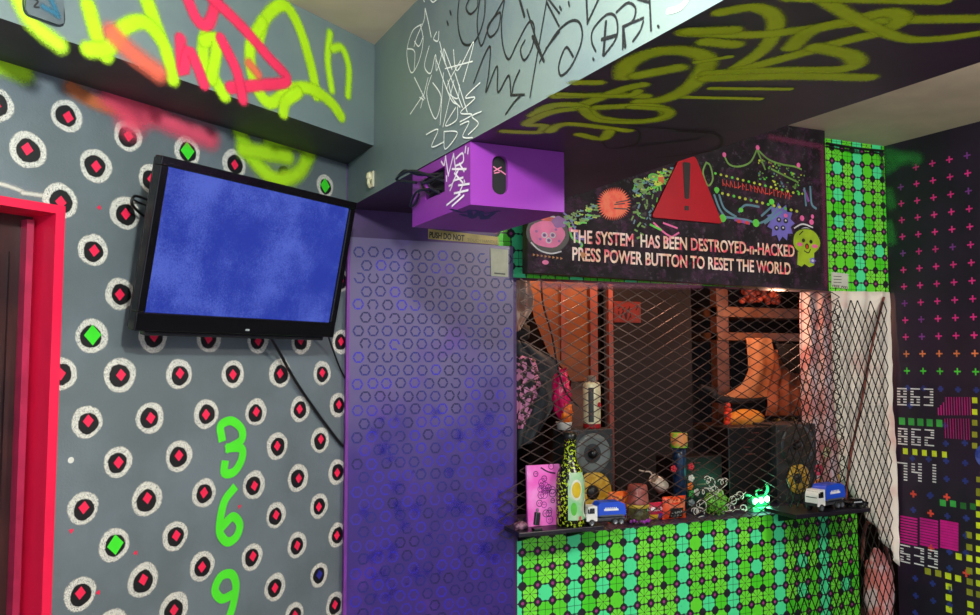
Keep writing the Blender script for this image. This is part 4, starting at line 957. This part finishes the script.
m.lathe(p, [(0, 0), (.030, 0), (.036, .03), (.040, .035), (.034, .035)], 22); m.build('cup', M('dcd6cc', .4), parent=root)
m = MB(); m.blob(p+Vector((-.012, 0, .03+(hb2-.03)*.58)), (.042, .03, (hb2-.03)*.46), 0, 26, 18, .5, 5, seed=5); m.build('pink_wrap', M('e81868', .3, c2='b00c48', scale=30), parent=root)
m = MB(); m.blob(p+Vector((.006, -.012, .075)), (.028, .024, .05), 0, 20, 14, .5, 6, seed=8); m.build('orange_wrap', M('f08018', .35, c2='c84c10', scale=40), parent=root)

# ---------- patterned jacket at the left, white crumple above
Yj = 3.42
root = empty('hanging_jacket', atY(535, 460, Yj), 'charcoal jacket with a pink patterned back hanging at the left edge of the booth', 'jacket')
mb = cloth([(512,338),(511,380),(511,420),(512,452)], [(526,344),(560,362),(556,405),(535,440)], Yj, .014, 2.2, nu=40, nv=30)
mb.build('body', M('2c3034', .7, c2='3c4246', scale=9), parent=root, solid=.012)
mb = cloth([(512,352),(511,385),(511,410),(513,430)], [(536,360),(541,385),(532,412),(524,428)], Yj-.03, .010, 2.2, nu=40, nv=30)
mb.build('pink_panel', M('d88ab4', .6, c2='1c1418', lo=.46, hi=.52, scale=38), parent=root, solid=.004, label='pink panel with black scribbles')
m = MB(); m.blob(atY(520, 332, Yj+.04), (.05, .03, .05), 0, 18, 12, .3, 3); m.build('hood', M('08080a', .8), parent=root)
mb = cloth([(511,268),(511,290),(512,315),(514,333)], [(532,268),(531,285),(533,308),(520,330)], 3.35, .012, 2.5, nu=30, nv=24, crumple=.01)
mb.build('crumpled_cloth', M('d8a890', .8, c2='e8d4c4', scale=12), solid=.003, label='pale crumpled cloth in the top left corner of the booth', cat='cloth')

# ---------- orange apron, flesh coloured bag, belt, plush, flowers, net bag on the rack
mb = cloth([(746,338),(750,370),(742,385),(722,398)], [(772,338),(775,365),(773,385),(772,400)], Yr-.06, .012, 1.5, nu=36, nv=30)
mb.build('orange_cloth', M('c07848', .7, c2='cc9060', scale=8), solid=.006, label='light orange cloth draped from the rack crossboard', cat='cloth')
mb = cloth([(773,350),(772,380),(768,405),(767,416)], [(806,345),(807,370),(809,400),(810,416)], Yr-.17, .016, 3.5, nu=44, nv=30, crumple=.006)
mb.build('brown_smock', M('a8603c', .7, c2='8a4a2c', scale=8), solid=.005, label='burnt orange garment hanging in folds right of the light orange cloth', cat='garment')
mb = cloth([(776,344),(780,356),(784,364),(793,372)], [(801,344),(801,354),(801,366),(800,374)], Yr-.23, .006, 1.5, nu=16, nv=16)
mb.build('black_pouch', M('0e0c0e', .8), solid=.01, label='black pointed pouch hanging below the rack crossboards', cat='pouch')
m = MB(); m.tube([atY(700, 386, Yr-.1), atY(712, 392, Yr-.1), atY(716, 398, Yr-.1), atY(740, 401, Yr-.1), atY(772, 398, Yr-.1)], .017, 8, rr=lambda s_: .012+.016*math.sin(PI*min(1, s_*1.2)))
m.build('black_roll', M('0a0809', .7), label='rolled black cloth lying across the rack under the light orange cloth', cat='cloth')
zsf = FR.px(760, 426)[1]
root = empty('plush_toy', (atY(745, 426, Yr-.1).x, Yr-.1, zsf), 'yellow orange plush bird shape with a red crest lying on the rack shelf', 'toy')
c = atY(745, 414, Yr-.1); c.z = zsf+.055
m = MB(); m.blob(c, (.14, .055, .055), 0, 24, 14, .15, 2); m.build('body', M('e08a28', .7, c2='e8a840', scale=9), parent=root)
m = MB()
for k in range(5): m.blob(c+Vector((-.135+.008*(k % 2), -.01, -.02+.025*k)), (.022, .018, .02), 0, 12, 8)
m.build('crest', M('d83c20', .6), parent=root)
m = MB(); cf = atY(784, 420, Yr-.14); cf.z = zsf+.03
for k in range(26): m.blob(cf+Vector((random.uniform(-.08, .08), random.uniform(-.03, .02), random.uniform(-.015, .03))), (.013,)*3, k % 3, 9, 6)
m.build('trinket_pile', [M('6c6a50', .6), M('26241c', .6), M('a89850', .6)], kind='stuff', label='heap of olive and black beads at the right end of the rack shelf', cat='beads')
m = MB()
for k in range(60): m.blob(atY(random.uniform(742, 778), random.uniform(284, 302), Yr-.1+random.uniform(-.03, .08)), (.02, .02, .02), k % 2, 8, 6)
m.build('dried_flowers', [M('5c1c14', .7), M('8a3420', .7)], kind='stuff', label='dark red bunch of dried flowers above the top crossboard', cat='flowers')

# ---------- electronics on the worktop, dark
Yx = 3.36
for (x0, x1, y0, y1, d_, lab) in ((672, 722, 458, 512, .14, 'black box with pink glints left of the rack upright'), (728, 770, 428, 505, .16, 'tall black amplifier case between the rack upright and right loudspeaker')):
    a = atY(x0, y0, Yx-d_/2); b_ = atY(x1, y0, Yx-d_/2); r = empty('black_case', ((a.x+b_.x)/2, Yx, TOP), lab, 'case')
    m = MB(); m.wbox(((a.x+b_.x)/2, Yx, (a.z+TOP)/2), (b_.x-a.x, d_, a.z-TOP)); m.build('case_body', M('0d0a0c', .4), parent=r, bevel=.006)
    for k in range(4): m = MB(); m.wbox(((a.x+b_.x)/2+random.uniform(-.04, .04), Yx-d_/2-.002, a.z-.03-.035*k), (random.uniform(.02, .06), .004, .005)); m.build('trim_glint', M('8a4a44', .3, metal=.6), parent=r)

# ---------- objects on left ledge
yL = YL_+.06
p = atY(544, 528, yL+.03); p.z = ZL
a = atY(528, 466, p.y); b_ = atY(561, 466, p.y); hc = a.z-ZL
root = empty('pink_card', (( a.x+b_.x)/2, p.y, ZL), 'bright pink canvas card with purple doodled faces standing on the left ledge', 'picture')
fc = Fr(((a.x+b_.x)/2, p.y, ZL), (1,0,0), (0,.05,1), (0,-1,.05)); ww = (b_.x-a.x)/2
m = MB(); m.box(fc, -ww, ww, 0, hc, -.012, 0); m.build('canvas', M('f060c8', .5, c2='f89ae0', scale=8), parent=root, bevel=.001)
m = MB()
for k in range(24):
    u = random.gauss(.22, .35)*ww; v = hc*(.5+random.gauss(0, .17)); u = max(-.8*ww, min(.75*ww, u)); R = random.uniform(.008, .016)
    m.ribbon(fc, [(u+R*math.cos(q), v+R*math.sin(q)) for q in [i*PI/4 for i in range(9)]], .0028, .0008+k*2e-5, k % 2)
    for s_ in (-1, 1): m.disc(fc, u+s_*R*.35, v+R*.1, .002, .0013, 1, 8)
m.ribbon(fc, [(-.01, hc*.95), (.02, hc*.88), (.05, hc*.85)], .006, .0014, 1)
m.build('doodles', [M('a01c9c', .5), M('38103c', .5)], parent=root)
# bottle
p = atY(570.5, 528, yL-.005); p.z = ZL; hB = atY(572, 432, p.y).z-ZL; RB = (atY(584, 500, p.y).x-atY(558, 500, p.y).x)/2*.97
root = empty('painted_bottle', p, 'black wine bottle splattered with lime paint and a pale label, on the left ledge', 'bottle')
prof = [(0, 0), (.92, 0), (1, .01), (1, .46), (.97, .52), (.84, .59), (.58, .66), (.44, .72), (.38, .97), (.44, .972), (.44, .995), (0, 1)]
CAMO = M('101408', .25, c2='b8d02a', lo=.54, hi=.56, scale=95, detail=3)
m = MB(); m.lathe(p, [(r_*RB, z*hB) for r_, z in prof], 32); m.build('glass_body', CAMO, parent=root)
m = MB(); wrap(m, p, RB+.001, -PI/2-.65, -PI/2+.95, hB*.08, hB*.50, 0, 14); wrap(m, p, RB+.001, -PI/2-.55, -PI/2+.7, hB*.50, hB*.58, 0, 14, RB*.89)
lb = m.build('label', M('b8cfae', .5, c2='88c890', scale=22), parent=root, label='pale green printed label')
fa = math.radians(0); fbt = Fr(p, (1,0,0), UP, (0,-1,0))
m = MB()
def onb(u, v, R): a = -PI/2+u; return p+Vector((R*math.cos(a), R*math.sin(a), v*hB))
def patch(cu_, cv, ru, rv, R, mat):
    vs = [onb(cu_, cv, R)]+[onb(cu_+ru*math.cos(2*PI*i/20), cv+rv*math.sin(2*PI*i/20), R) for i in range(20)]; m.idx(vs, [(0, 1+i, 1+(i+1) % 20) for i in range(20)], mat)
patch(-.05, .40, .42, .11, RB+.0022, 3); patch(-.05, .40, .33, .085, RB+.003, 0); patch(.70, .2, .24, .10, RB+.003, 3); patch(.73, .2, .16, .07, RB+.0036, 2); patch(-.25, .2, .22, .07, RB+.0022, 1); patch(.2, .1, .1, .025, RB+.003, 4)
m.build('label_print', [M('d8b818', .5), M('5cc83c', .5), M('1c1a18', .5), M('e4e6d2', .5), M('c83c50', .5)], parent=lb)
m = MB(); m.lathe(p, [(RB*.47, hB*.93), (RB*.49, hB*.935), (RB*.49, hB*1.0), (0, hB*1.003)], 24); m.build('cap_foil', M('181a14', .3), parent=root)
# small black clip camera
p = atY(537, 530, yL-.04); p.z = ZL
root = empty('clip_figure', p, 'tiny black clip gadget standing in front of the pink card', 'clip')
m = MB(); m.wbox(p+Vector((0, 0, .005)), (.035, .03, .010)); m.build('foot', M('0c0c0e', .4), parent=root, bevel=.002)
m = MB(); m.wbox(p+Vector((0, 0, .045)), (.022, .016, .05), ry=.12); m.build('clip_body', M('121214', .35), parent=root, bevel=.003)
m = MB(); m.wbox(p+Vector((-.009, -.009, .045)), (.003, .003, .045), ry=.12); m.build('clip_edge', M('707478', .3, metal=.7), parent=root)
m = MB(); m.blob(p+Vector((.002, 0, .078)), (.007, .006, .008), 0, 10, 8); m.build('knob', M('8a6a8c', .4), parent=root)
# crinkled foil under mesh corner
m = MB(); m.blob(atY(521, 526, yL)+Vector((0, 0, .0)), (.03, .02, .018), 0, 16, 10, .6, 6); m.build('crumpled_wrapper', M('9a6a80', .35, c2='3c2c38', scale=50), label='crumpled pinkish wrapper at the left tip of the left ledge', cat='wrapper')

# ---------- toy trucks (built along x, cab at -x)
def make_truck(loc, rz, label):
    r = empty('toy_truck', loc, label, 'toy truck', 'blue and white toy tank trucks on the ledges'); r.rotation_euler = (0, 0, rz)
    L = Vector(loc); I = lambda x, y, z: L+Vector((x, y, z)); sc = 1
    def P_(name, mb, mats, parent=r, **k): return mb.build(name, mats, parent=parent, **k)
    fx = Fr(L, (1,0,0), UP, (0,-1,0))
    m = MB(); m.wbox(I(.008, 0, .023), (.158, .040, .012)); m.wbox(I(.035, 0, .030), (.10, .030, .008)); P_('chassis', m, M('3a3c40', .4), bevel=.002)
    m = MB(); m.prism(fx, [(-.085, .020), (-.038, .020), (-.038, .078), (-.073, .078), (-.083, .060)], -.026, .026); cb = P_('cab', m, M('e4e6e0', .3, var=.03), bevel=.003)
    m = MB()
    for s_ in (-1, 1): m.prism(Fr(L, (1,0,0), UP, (0,-s_,0)), [(-.073, .050), (-.050, .050), (-.050, .071), (-.070, .071)], .0262, .0270)
    m.face([I(-.0842, -.022, .050), I(-.0842, .022, .050), I(-.0765, .022, .072), I(-.0765, -.022, .072)], 0); P_('cab_windows', m, M('101418', .15), parent=cb)
    m = MB(); m.wbox(I(-.086, 0, .026), (.006, .048, .010)); P_('bumper', m, M('2a2c30', .4), parent=cb)
    for s_ in (-1, 1):
        m = MB(); m.wbox(I(-.078, s_*.030, .060), (.004, .006, .016)); P_('side_mirror', m, M('16181a', .4), parent=cb)
    m = MB(); m.prism(fx, [(-.034, .036), (.082, .036), (.088, .050), (.082, .082), (.060, .092), (-.025, .092), (-.036, .080)], -.028, .028); tk = P_('tank', m, M('1c4ed0', .28, var=.05), bevel=.007)
    for s_ in (-1, 1):
        m = MB(); fs_ = Fr(L, (s_,0,0), UP, (0,-s_,0)); 
        m.poly(fs_, [(s_*-.010 if s_ > 0 else -.060, .058), (.055 if s_ > 0 else .012, .058), (.052 if s_ > 0 else .012, .066), (-.010 if s_ > 0 else -.058, .066)], .0284, 0)
        for k in range(6): m.poly(fs_, [((-.005+k*.009)*1 if s_ > 0 else -.052+k*.009, .0665), ((.001+k*.009) if s_ > 0 else -.046+k*.009, .0665), ((.001+k*.009) if s_ > 0 else -.046+k*.009, .0715), ((-.004+k*.009) if s_ > 0 else -.051+k*.009, .071)], .0284, 0)
        P_('white_mark', m, M('e8ecf0', .4), parent=tk)
    m = MB(); m.wbox(I(.022, -.0285, .039), (.105, .002, .006)); m.wbox(I(.022, .0285, .039), (.105, .002, .006)); P_('side_rail', m, M('54585c', .4))
    for x in (-.062, .040, .066):
        for s_ in (-1, 1):
            m = MB(); m.lathe(I(x, s_*.018, .0135), [(0, 0), (.0135, 0), (.0135, .010), (.009, .0105), (.007, .008), (0, .008)], 20, axis=(0, s_, 0), mats=[0, 0, 0, 1, 1]); P_('wheel', m, [M('141416', .6), M('7c8084', .35, metal=.6)])
    return r
c = atY(603, 527, yL-.04)
k = (atY(626, 510, c.y).x-atY(583, 510, c.y).x)/.200
tr = make_truck((0, 0, 0), 0, 'blue tipper toy truck with white cab beside the painted bottle, on the left ledge')
tr.location = (atY(603.5, 520, c.y).x, c.y, ZL); tr.scale = (k, k, k*1.0); tr.rotation_euler = (0, 0, math.radians(-6))
t2 = copy_tree(tr); c = atY(831, 512, YR_+.05)
t2['label'] = 'blue tipper toy truck with white cab alone on the right ledge, partly turned'
t2.location = (atY(827, 512, c.y).x, c.y+.01, ZR); t2.rotation_euler = (0, 0, math.radians(12)); kk = (atY(844, 500, c.y).x-atY(807, 500, c.y).x)/.178; t2.scale = (kk, kk, kk)
p = atY(856, 509, YR_+.05); p.z = ZR
r = empty('toy_car', p, 'small flat black toy car at the outer tip of the right ledge', 'toy car')
m = MB(); m.prism(Fr(p, (1,0,0), UP, (0,-1,0)), [(-.055, .010), (.055, .010), (.058, .022), (.03, .028), (.015, .040), (-.02, .040), (-.035, .028), (-.056, .024)], -.022, .022); m.build('car_body', M('0e0e12', .25), parent=r, bevel=.003)
m = MB(); m.wbox(p+Vector((-.01, -.0228, .026)), (.05, .001, .006)); m.build('silver_stripe', M('b0b4b8', .3), parent=r)
for x in (-.035, .035):
    for s_ in (-1, 1): m = MB(); m.lathe(p+Vector((x, s_*.016, .0105)), [(0, 0), (.0105, 0), (.0105, .008), (0, .009)], 16, axis=(0, s_, 0)); m.build('wheel', M('18181a', .6), parent=r)

# ---------- snack packets, jar, cup, can, behind the mesh on the worktop
def packet(px0, px1, py0, py1, Y, cols, name, label, cat, rot=0, art=None, th=.022):
    a = atY(px0, py0, Y); b_ = atY(px1, py1, Y); cx = (a.x+b_.x)/2; W = (b_.x-a.x)/2; Hh = a.z-TOP
    r = empty(name, (cx, Y, TOP), label, cat); f = Fr((cx, Y, TOP), (math.cos(rot), math.sin(rot), 0), UP, (math.sin(rot), -math.cos(rot), 0))
    def fn(s_, t_): 
        b__ = max(0, math.sin(PI*s_))**.6*max(0, math.sin(PI*t_))**.7; zz = Hh*t_; u = (s_*2-1)*W*(1-.05*math.sin(PI*t_)); return f.p(u, zz, th*b__*sgn+.0015*math.sin(s_*40)*(t_ < .06 or t_ > .94))
    m = MB(); sgn = 1; m.grid(fn, 18, 22, 0); sgn = -1; m.grid(fn, 18, 22, 0); m.build('pouch', cols[0], parent=r)
    sgn = 1
    for k, (s0_, s1_, t0_, t1_, mt) in enumerate(art or []):
        m = MB()
        def g(s_, t_): q = fn(s0_+(s1_-s0_)*s_, t0_+(t1_-t0_)*t_); return q+f.n*(.0008+.0003*k)
        m.grid(g, 8, 6, 0); m.build('printed_band', mt, parent=r)
    return r
WH, YE, RE, BK_ = M('e0dcd0', .5), M('e8b428', .5), M('c01c28', .5), M('121010', .5)
packet(607, 632, 492, 529, 3.15, [M('e85018', .35, c2='f07830', scale=25)], 'snack_packet', 'orange topped snack packet with white and magenta lower band right behind the left truck', 'snack packet', .1,
       [(.1, .9, .68, .86, M('b41c14', .5, c2='e89028', lo=.48, hi=.52, scale=60)), (.05, .95, .05, .42, WH), (.1, .7, .08, .25, M('c0185c', .5)), (.3, .95, .28, .40, RE)])
packet(646, 663, 503, 526, 3.13, [M('b01438', .35, c2='d02850', scale=25)], 'snack_packet', 'small crimson packet with white lettering between the jar and the orange red packet', 'snack packet', -.05,
       [(.1, .9, .55, .75, M('e8d8dc', .5, c2='b01438', lo=.48, hi=.52, scale=90)), (.1, .7, .05, .35, YE), (.6, .95, .1, .4, M('6c3c9c', .5))])
packet(662, 686, 497, 527, 3.12, [M('e83c18', .3, c2='f05c28', scale=20)], 'snack_packet', 'orange red packet with a black printed centre left of the wire tangle', 'snack packet', .0,
       [(.24, .82, .06, .60, BK_), (.2, .85, .50, .66, M('f07850', .5)), (.15, .9, .74, .88, M('a02010', .5, c2='f08050', lo=.48, hi=.52, scale=70)), (.30, .76, .26, .36, M('a8a8a0', .5, c2='181818', lo=.48, hi=.52, scale=100)), (.30, .76, .12, .20, M('a8a8a0', .5, c2='181818', lo=.48, hi=.52, scale=100))])
p = atY(638, 527, 3.11); p.z = TOP; rj = (atY(648, 500, 3.11).x-atY(629, 500, 3.11).x)/2; hj = atY(638, 503, 3.11).z-TOP
root = empty('glass_jar', p, 'dark olive glass jar with a rosy upside down cup as lid, behind the mesh', 'jar')
m = MB(); m.lathe(p, [(0, 0), (rj*.9, 0), (rj, .006), (rj, hj-.008), (rj*.85, hj), (0, hj)], 24); m.build('jar_body', M('3a3c22', .12, c2='5c5a34', scale=35), parent=root)
m = MB(); m.lathe(p, [(rj*1.0, hj*.80), (rj*1.03, hj*.81), (rj*1.03, hj*.97), (rj, hj*.98)], 24); m.build('yellow_band', M('d8b83c', .4), parent=root)
m = MB(); m.lathe(p, [(rj*1.02, hj), (rj*.98, hj+.005), (rj*.86, hj+.075), (rj*.78, hj+.082), (0, hj+.082)], 24); m.build('lid', M('a85850', .4, c2='8a4038'), parent=root)
m = MB()
for k in range(8): m.blob(p+Vector((rj*math.cos(-PI/2+.3*(k-4)), rj*math.sin(-PI/2+.3*(k-4)), .01+.005*(k % 2))), (.008, .004, .008), 0, 10, 6)
m.build('purple_beads', M('9c2ca8', .4), parent=root)
# tilted cup with straw
p = atY(659, 486, 3.20); ax = Vector((-.75, -.2, .62)).normalized()
root = empty('paper_cup', p, 'white paper cup with pink tint tipped over on the pile behind the crimson packet', 'cup')
m = MB(); m.lathe(p-ax*.03+Vector((0, 0, .01)), [(0, 0), (.034, 0), (.027, .075), (.025, .077), (.022, .070)], 24, axis=ax); m.build('cup_wall', M('e0c0a8', .5, c2='e8dcc8'), parent=root)
m = MB(); q = p+ax*.045+Vector((0,0,.01)); m.tube([q, q+Vector((-.02, -.0, .03)), q+Vector((-.05, 0, .035)), q+Vector((-.08, 0, .042))], .0035, 8); m.build('straw', M('c8b8a8', .5), parent=root)
p0_ = p.copy()
m = MB(); m.wbox((p.x+.0, 3.21, TOP+.035), (.11, .06, .07)); m.build('dark_carton', M('16100e', .5), bevel=.003, label='dark low carton holding up the tipped paper cup', cat='carton')
# decorated bottle with green lid
p = atY(680, 500, 3.24); p.z = TOP; rj = .033; ht = atY(677, 447, 3.24).z-TOP; hcap = atY(677, 433, 3.24).z-TOP
root = empty('decorated_bottle', p, 'tall dark blue bottle with a green and orange lid and coloured blossoms, in mid counter', 'bottle')
m = MB(); m.lathe(p, [(0, 0), (rj, 0), (rj, ht*.85), (rj*.9, ht), (0, ht)], 24); m.build('bottle_body', M('0f1c30', .3, c2='1c3c60', scale=40), parent=root)
m = MB(); m.lathe(p, [(rj*1.15, ht-.002), (rj*1.2, ht+.004), (rj*1.2, hcap-.004), (rj*1.1, hcap), (0, hcap)], 24); m.build('lid', M('5cc828', .45, c2='d88a4c', lo=.45, hi=.58, scale=14), parent=root)
cl = [M('c01c30', .5), M('d8d4cc', .5), M('e87018', .5), M('2ca03c', .5), M('8c9a9c', .5)]
for k, (dx, dz, mt) in enumerate(((.045, .70, 0), (-.055, .68, 0), (.045, .52, 1), (.038, .40, 2), (.046, .28, 3), (.044, .15, 4), (.075, .30, 1))):
    m = MB(); c = p+Vector((dx, -.030, ht*dz))
    for q in range(5): m.blob(c+Vector((.010*math.cos(q*1.257), 0, .010*math.sin(q*1.257))), (.009, .005, .009), 0, 8, 6)
    m.blob(c+Vector((0, -.004, 0)), (.006, .005, .006), 0, 8, 6); m.build('blossom', cl[mt], parent=root)
# wire tangle
p = atY(718, 524, 3.12); p.z = TOP
root = empty('wire_tangle', p, 'pale curly wire sculpture around a green net ball at mid counter', 'ornament')
gc = p+Vector((.0, .02, .055)); rg = .055
m = MB(); m.blob(gc, (rg, rg*.8, rg*.98), 0, 24, 16, .12, 5); m.build('green_ball', M('6cc02c', .5, c2='2a5c12', lo=.45, hi=.55, scale=70), parent=root)
m = MB()
for k in range(26):
    th = random.uniform(.3, 2.6); ph = random.uniform(-PI, 0); c = gc+Vector((rg*math.sin(th)*math.cos(ph), rg*.8*math.sin(th)*math.sin(ph), rg*math.cos(th)))
    m.tube([c+Vector((.014*math.cos(a), -.004, .014*math.sin(a))) for a in [i*.9+k for i in range(6)]], .0016, 5, sub=3)
m.build('net_loops', M('8ac83c', .5), parent=root)
m = MB()
for (cx, cy, R) in ((702, 505, .03), (697, 512, .022), (712, 482, .028), (709, 479, .018), (724, 482, .02), (727, 481, .012), (736, 500, .03), (733, 510, .025), (716, 490, .025), (745, 514, .018), (706, 492, .02), (700, 516, .02), (741, 495, .02), (720, 494, .03)):
    c = atY(cx, cy, 3.11); c.z = max(c.z, TOP+R+.004); k0 = random.random()*6
    m.tube([c+Vector((R*(1-.06*i)*math.cos(i*.8+k0), .004*i-.01, R*(1-.06*i)*math.sin(i*.8+k0))) for i in range(13)], .0022, 6, sub=3)
for (x0, y0, x1, y1) in ((700,505,716,494), (716,494,712,482), (716,494,727,484), (722,508,740,498), (722,512,748,510), (704,516,694,520), (716,492,703,488), (738,500,746,492)):
    a, b_ = atY(x0, y0, 3.11), atY(x1, y1, 3.105); m.tube([a, (a+b_)/2+Vector((0, -.01, .008)), b_], .0018, 6)
m.build('wire_curls', M('e4e4d8', .4), parent=root, label='pale wire curls')
# green light
p = atY(757, 521, 3.12); p.z = TOP
root = empty('green_lamp', p, 'small lamp glowing mint green with three white points at counter right', 'lamp')
m = MB(); m.wbox(p+Vector((.015, 0, .011)), (.125, .06, .022)); m.build('lamp_base', M('6ae0a0', .4), parent=root, bevel=.004)
m = MB(); m.wbox(p+Vector((.01, .0, .048)), (.11, .045, .048), ry=-.1); m.build('lamp_body', M('1c8c54', .3, c2='38d890'), parent=root, bevel=.012)
m = MB()
for dx in (-.034, -.0, .036): m.blob(p+Vector((dx+.006, -.026, .055+dx*.10)), (.0125, .008, .014), 0, 14, 10)
m.build('light_points', M('c8ffe4', .3, emit=7), parent=root)
m = MB(); m.tube([p+Vector((-.03, .0, .07)), p+Vector((-.055, -.01, .08)), p+Vector((-.075, -.01, .082))], .006, 7); m.tube([p+Vector((.05, .0, .07)), p+Vector((.06, -.01, .10)), p+Vector((.062, 0, .125))], .008, 7); m.tube([p+Vector((0, .0, .07)), p+Vector((.0, 0, .095)), p+Vector((.03, 0, .10))], .005, 7)
m.build('stalks', M('38c080', .4), parent=root)
pl_ = point('green_lamp_light', p+Vector((.0, -.055, .07)), .32, (.12, 1, .5), .03)
pl_.parent = root; pl_.location = (0, -.055, .07)
# small toys in front of pink drape
for (x, y, R, c_, nm, lab, cat) in ((819, 470, .026, 'd83c60', 'felt_flower', 'crimson felt flower hanging between right loudspeaker and drape', 'flower'), (818, 484, .022, 'f0902c', 'felt_flower', 'orange felt flower just under the crimson one', 'flower'), (842, 476, .024, 'e8c43c', 'felt_flower', 'yellow felt flower above the outer tip of the right ledge', 'flower'), (827, 452, .026, 'c8c8a0', 'felt_flower', 'pale felt flower highest beside the right loudspeaker', 'flower')):
    c = atY(x, y, YF+.055); r = empty(nm, c, lab, cat)
    m = MB()
    for q in range(6): m.blob(c+Vector((R*.7*math.cos(q*PI/3), 0, R*.7*math.sin(q*PI/3))), (R*.45, .008, R*.45), 0, 12, 8)
    m.build('petals', M(c_, .7), parent=r); m = MB(); m.blob(c+Vector((0, -.007, 0)), (R*.3, .006, R*.3), 0, 10, 8); m.build('flower_centre', M('58402c', .6), parent=r)
m = MB(); m.tube([atY(830, 440, YF+.05), atY(824, 460, YF+.055), atY(820, 485, YF+.05), atY(815, 510, YF+.05)], .004, 6); m.tube([atY(838, 445, YF+.05), atY(842, 465, YF+.06), atY(845, 490, YF+.05), atY(846, 508, YF+.05)], .004, 6)
m.build('flower_cords', M('5c5a34', .6), label='two olive cords on which the felt flowers hang', cat='cord')

# ---------- warm lamp inside the booth
point('booth_lamp', (atY(640, 300, 3.45).x, 3.45, 2.22), 6, (1, .46, .28), .05)
point('booth_lamp_right', (atY(770, 300, 3.5).x, 3.45, 1.93), 3.2, (1, .50, .32), .04)
point('booth_lamp_left', (atY(556, 300, 3.45).x, 3.5, 2.12), 2.4, (1, .55, .3), .04)
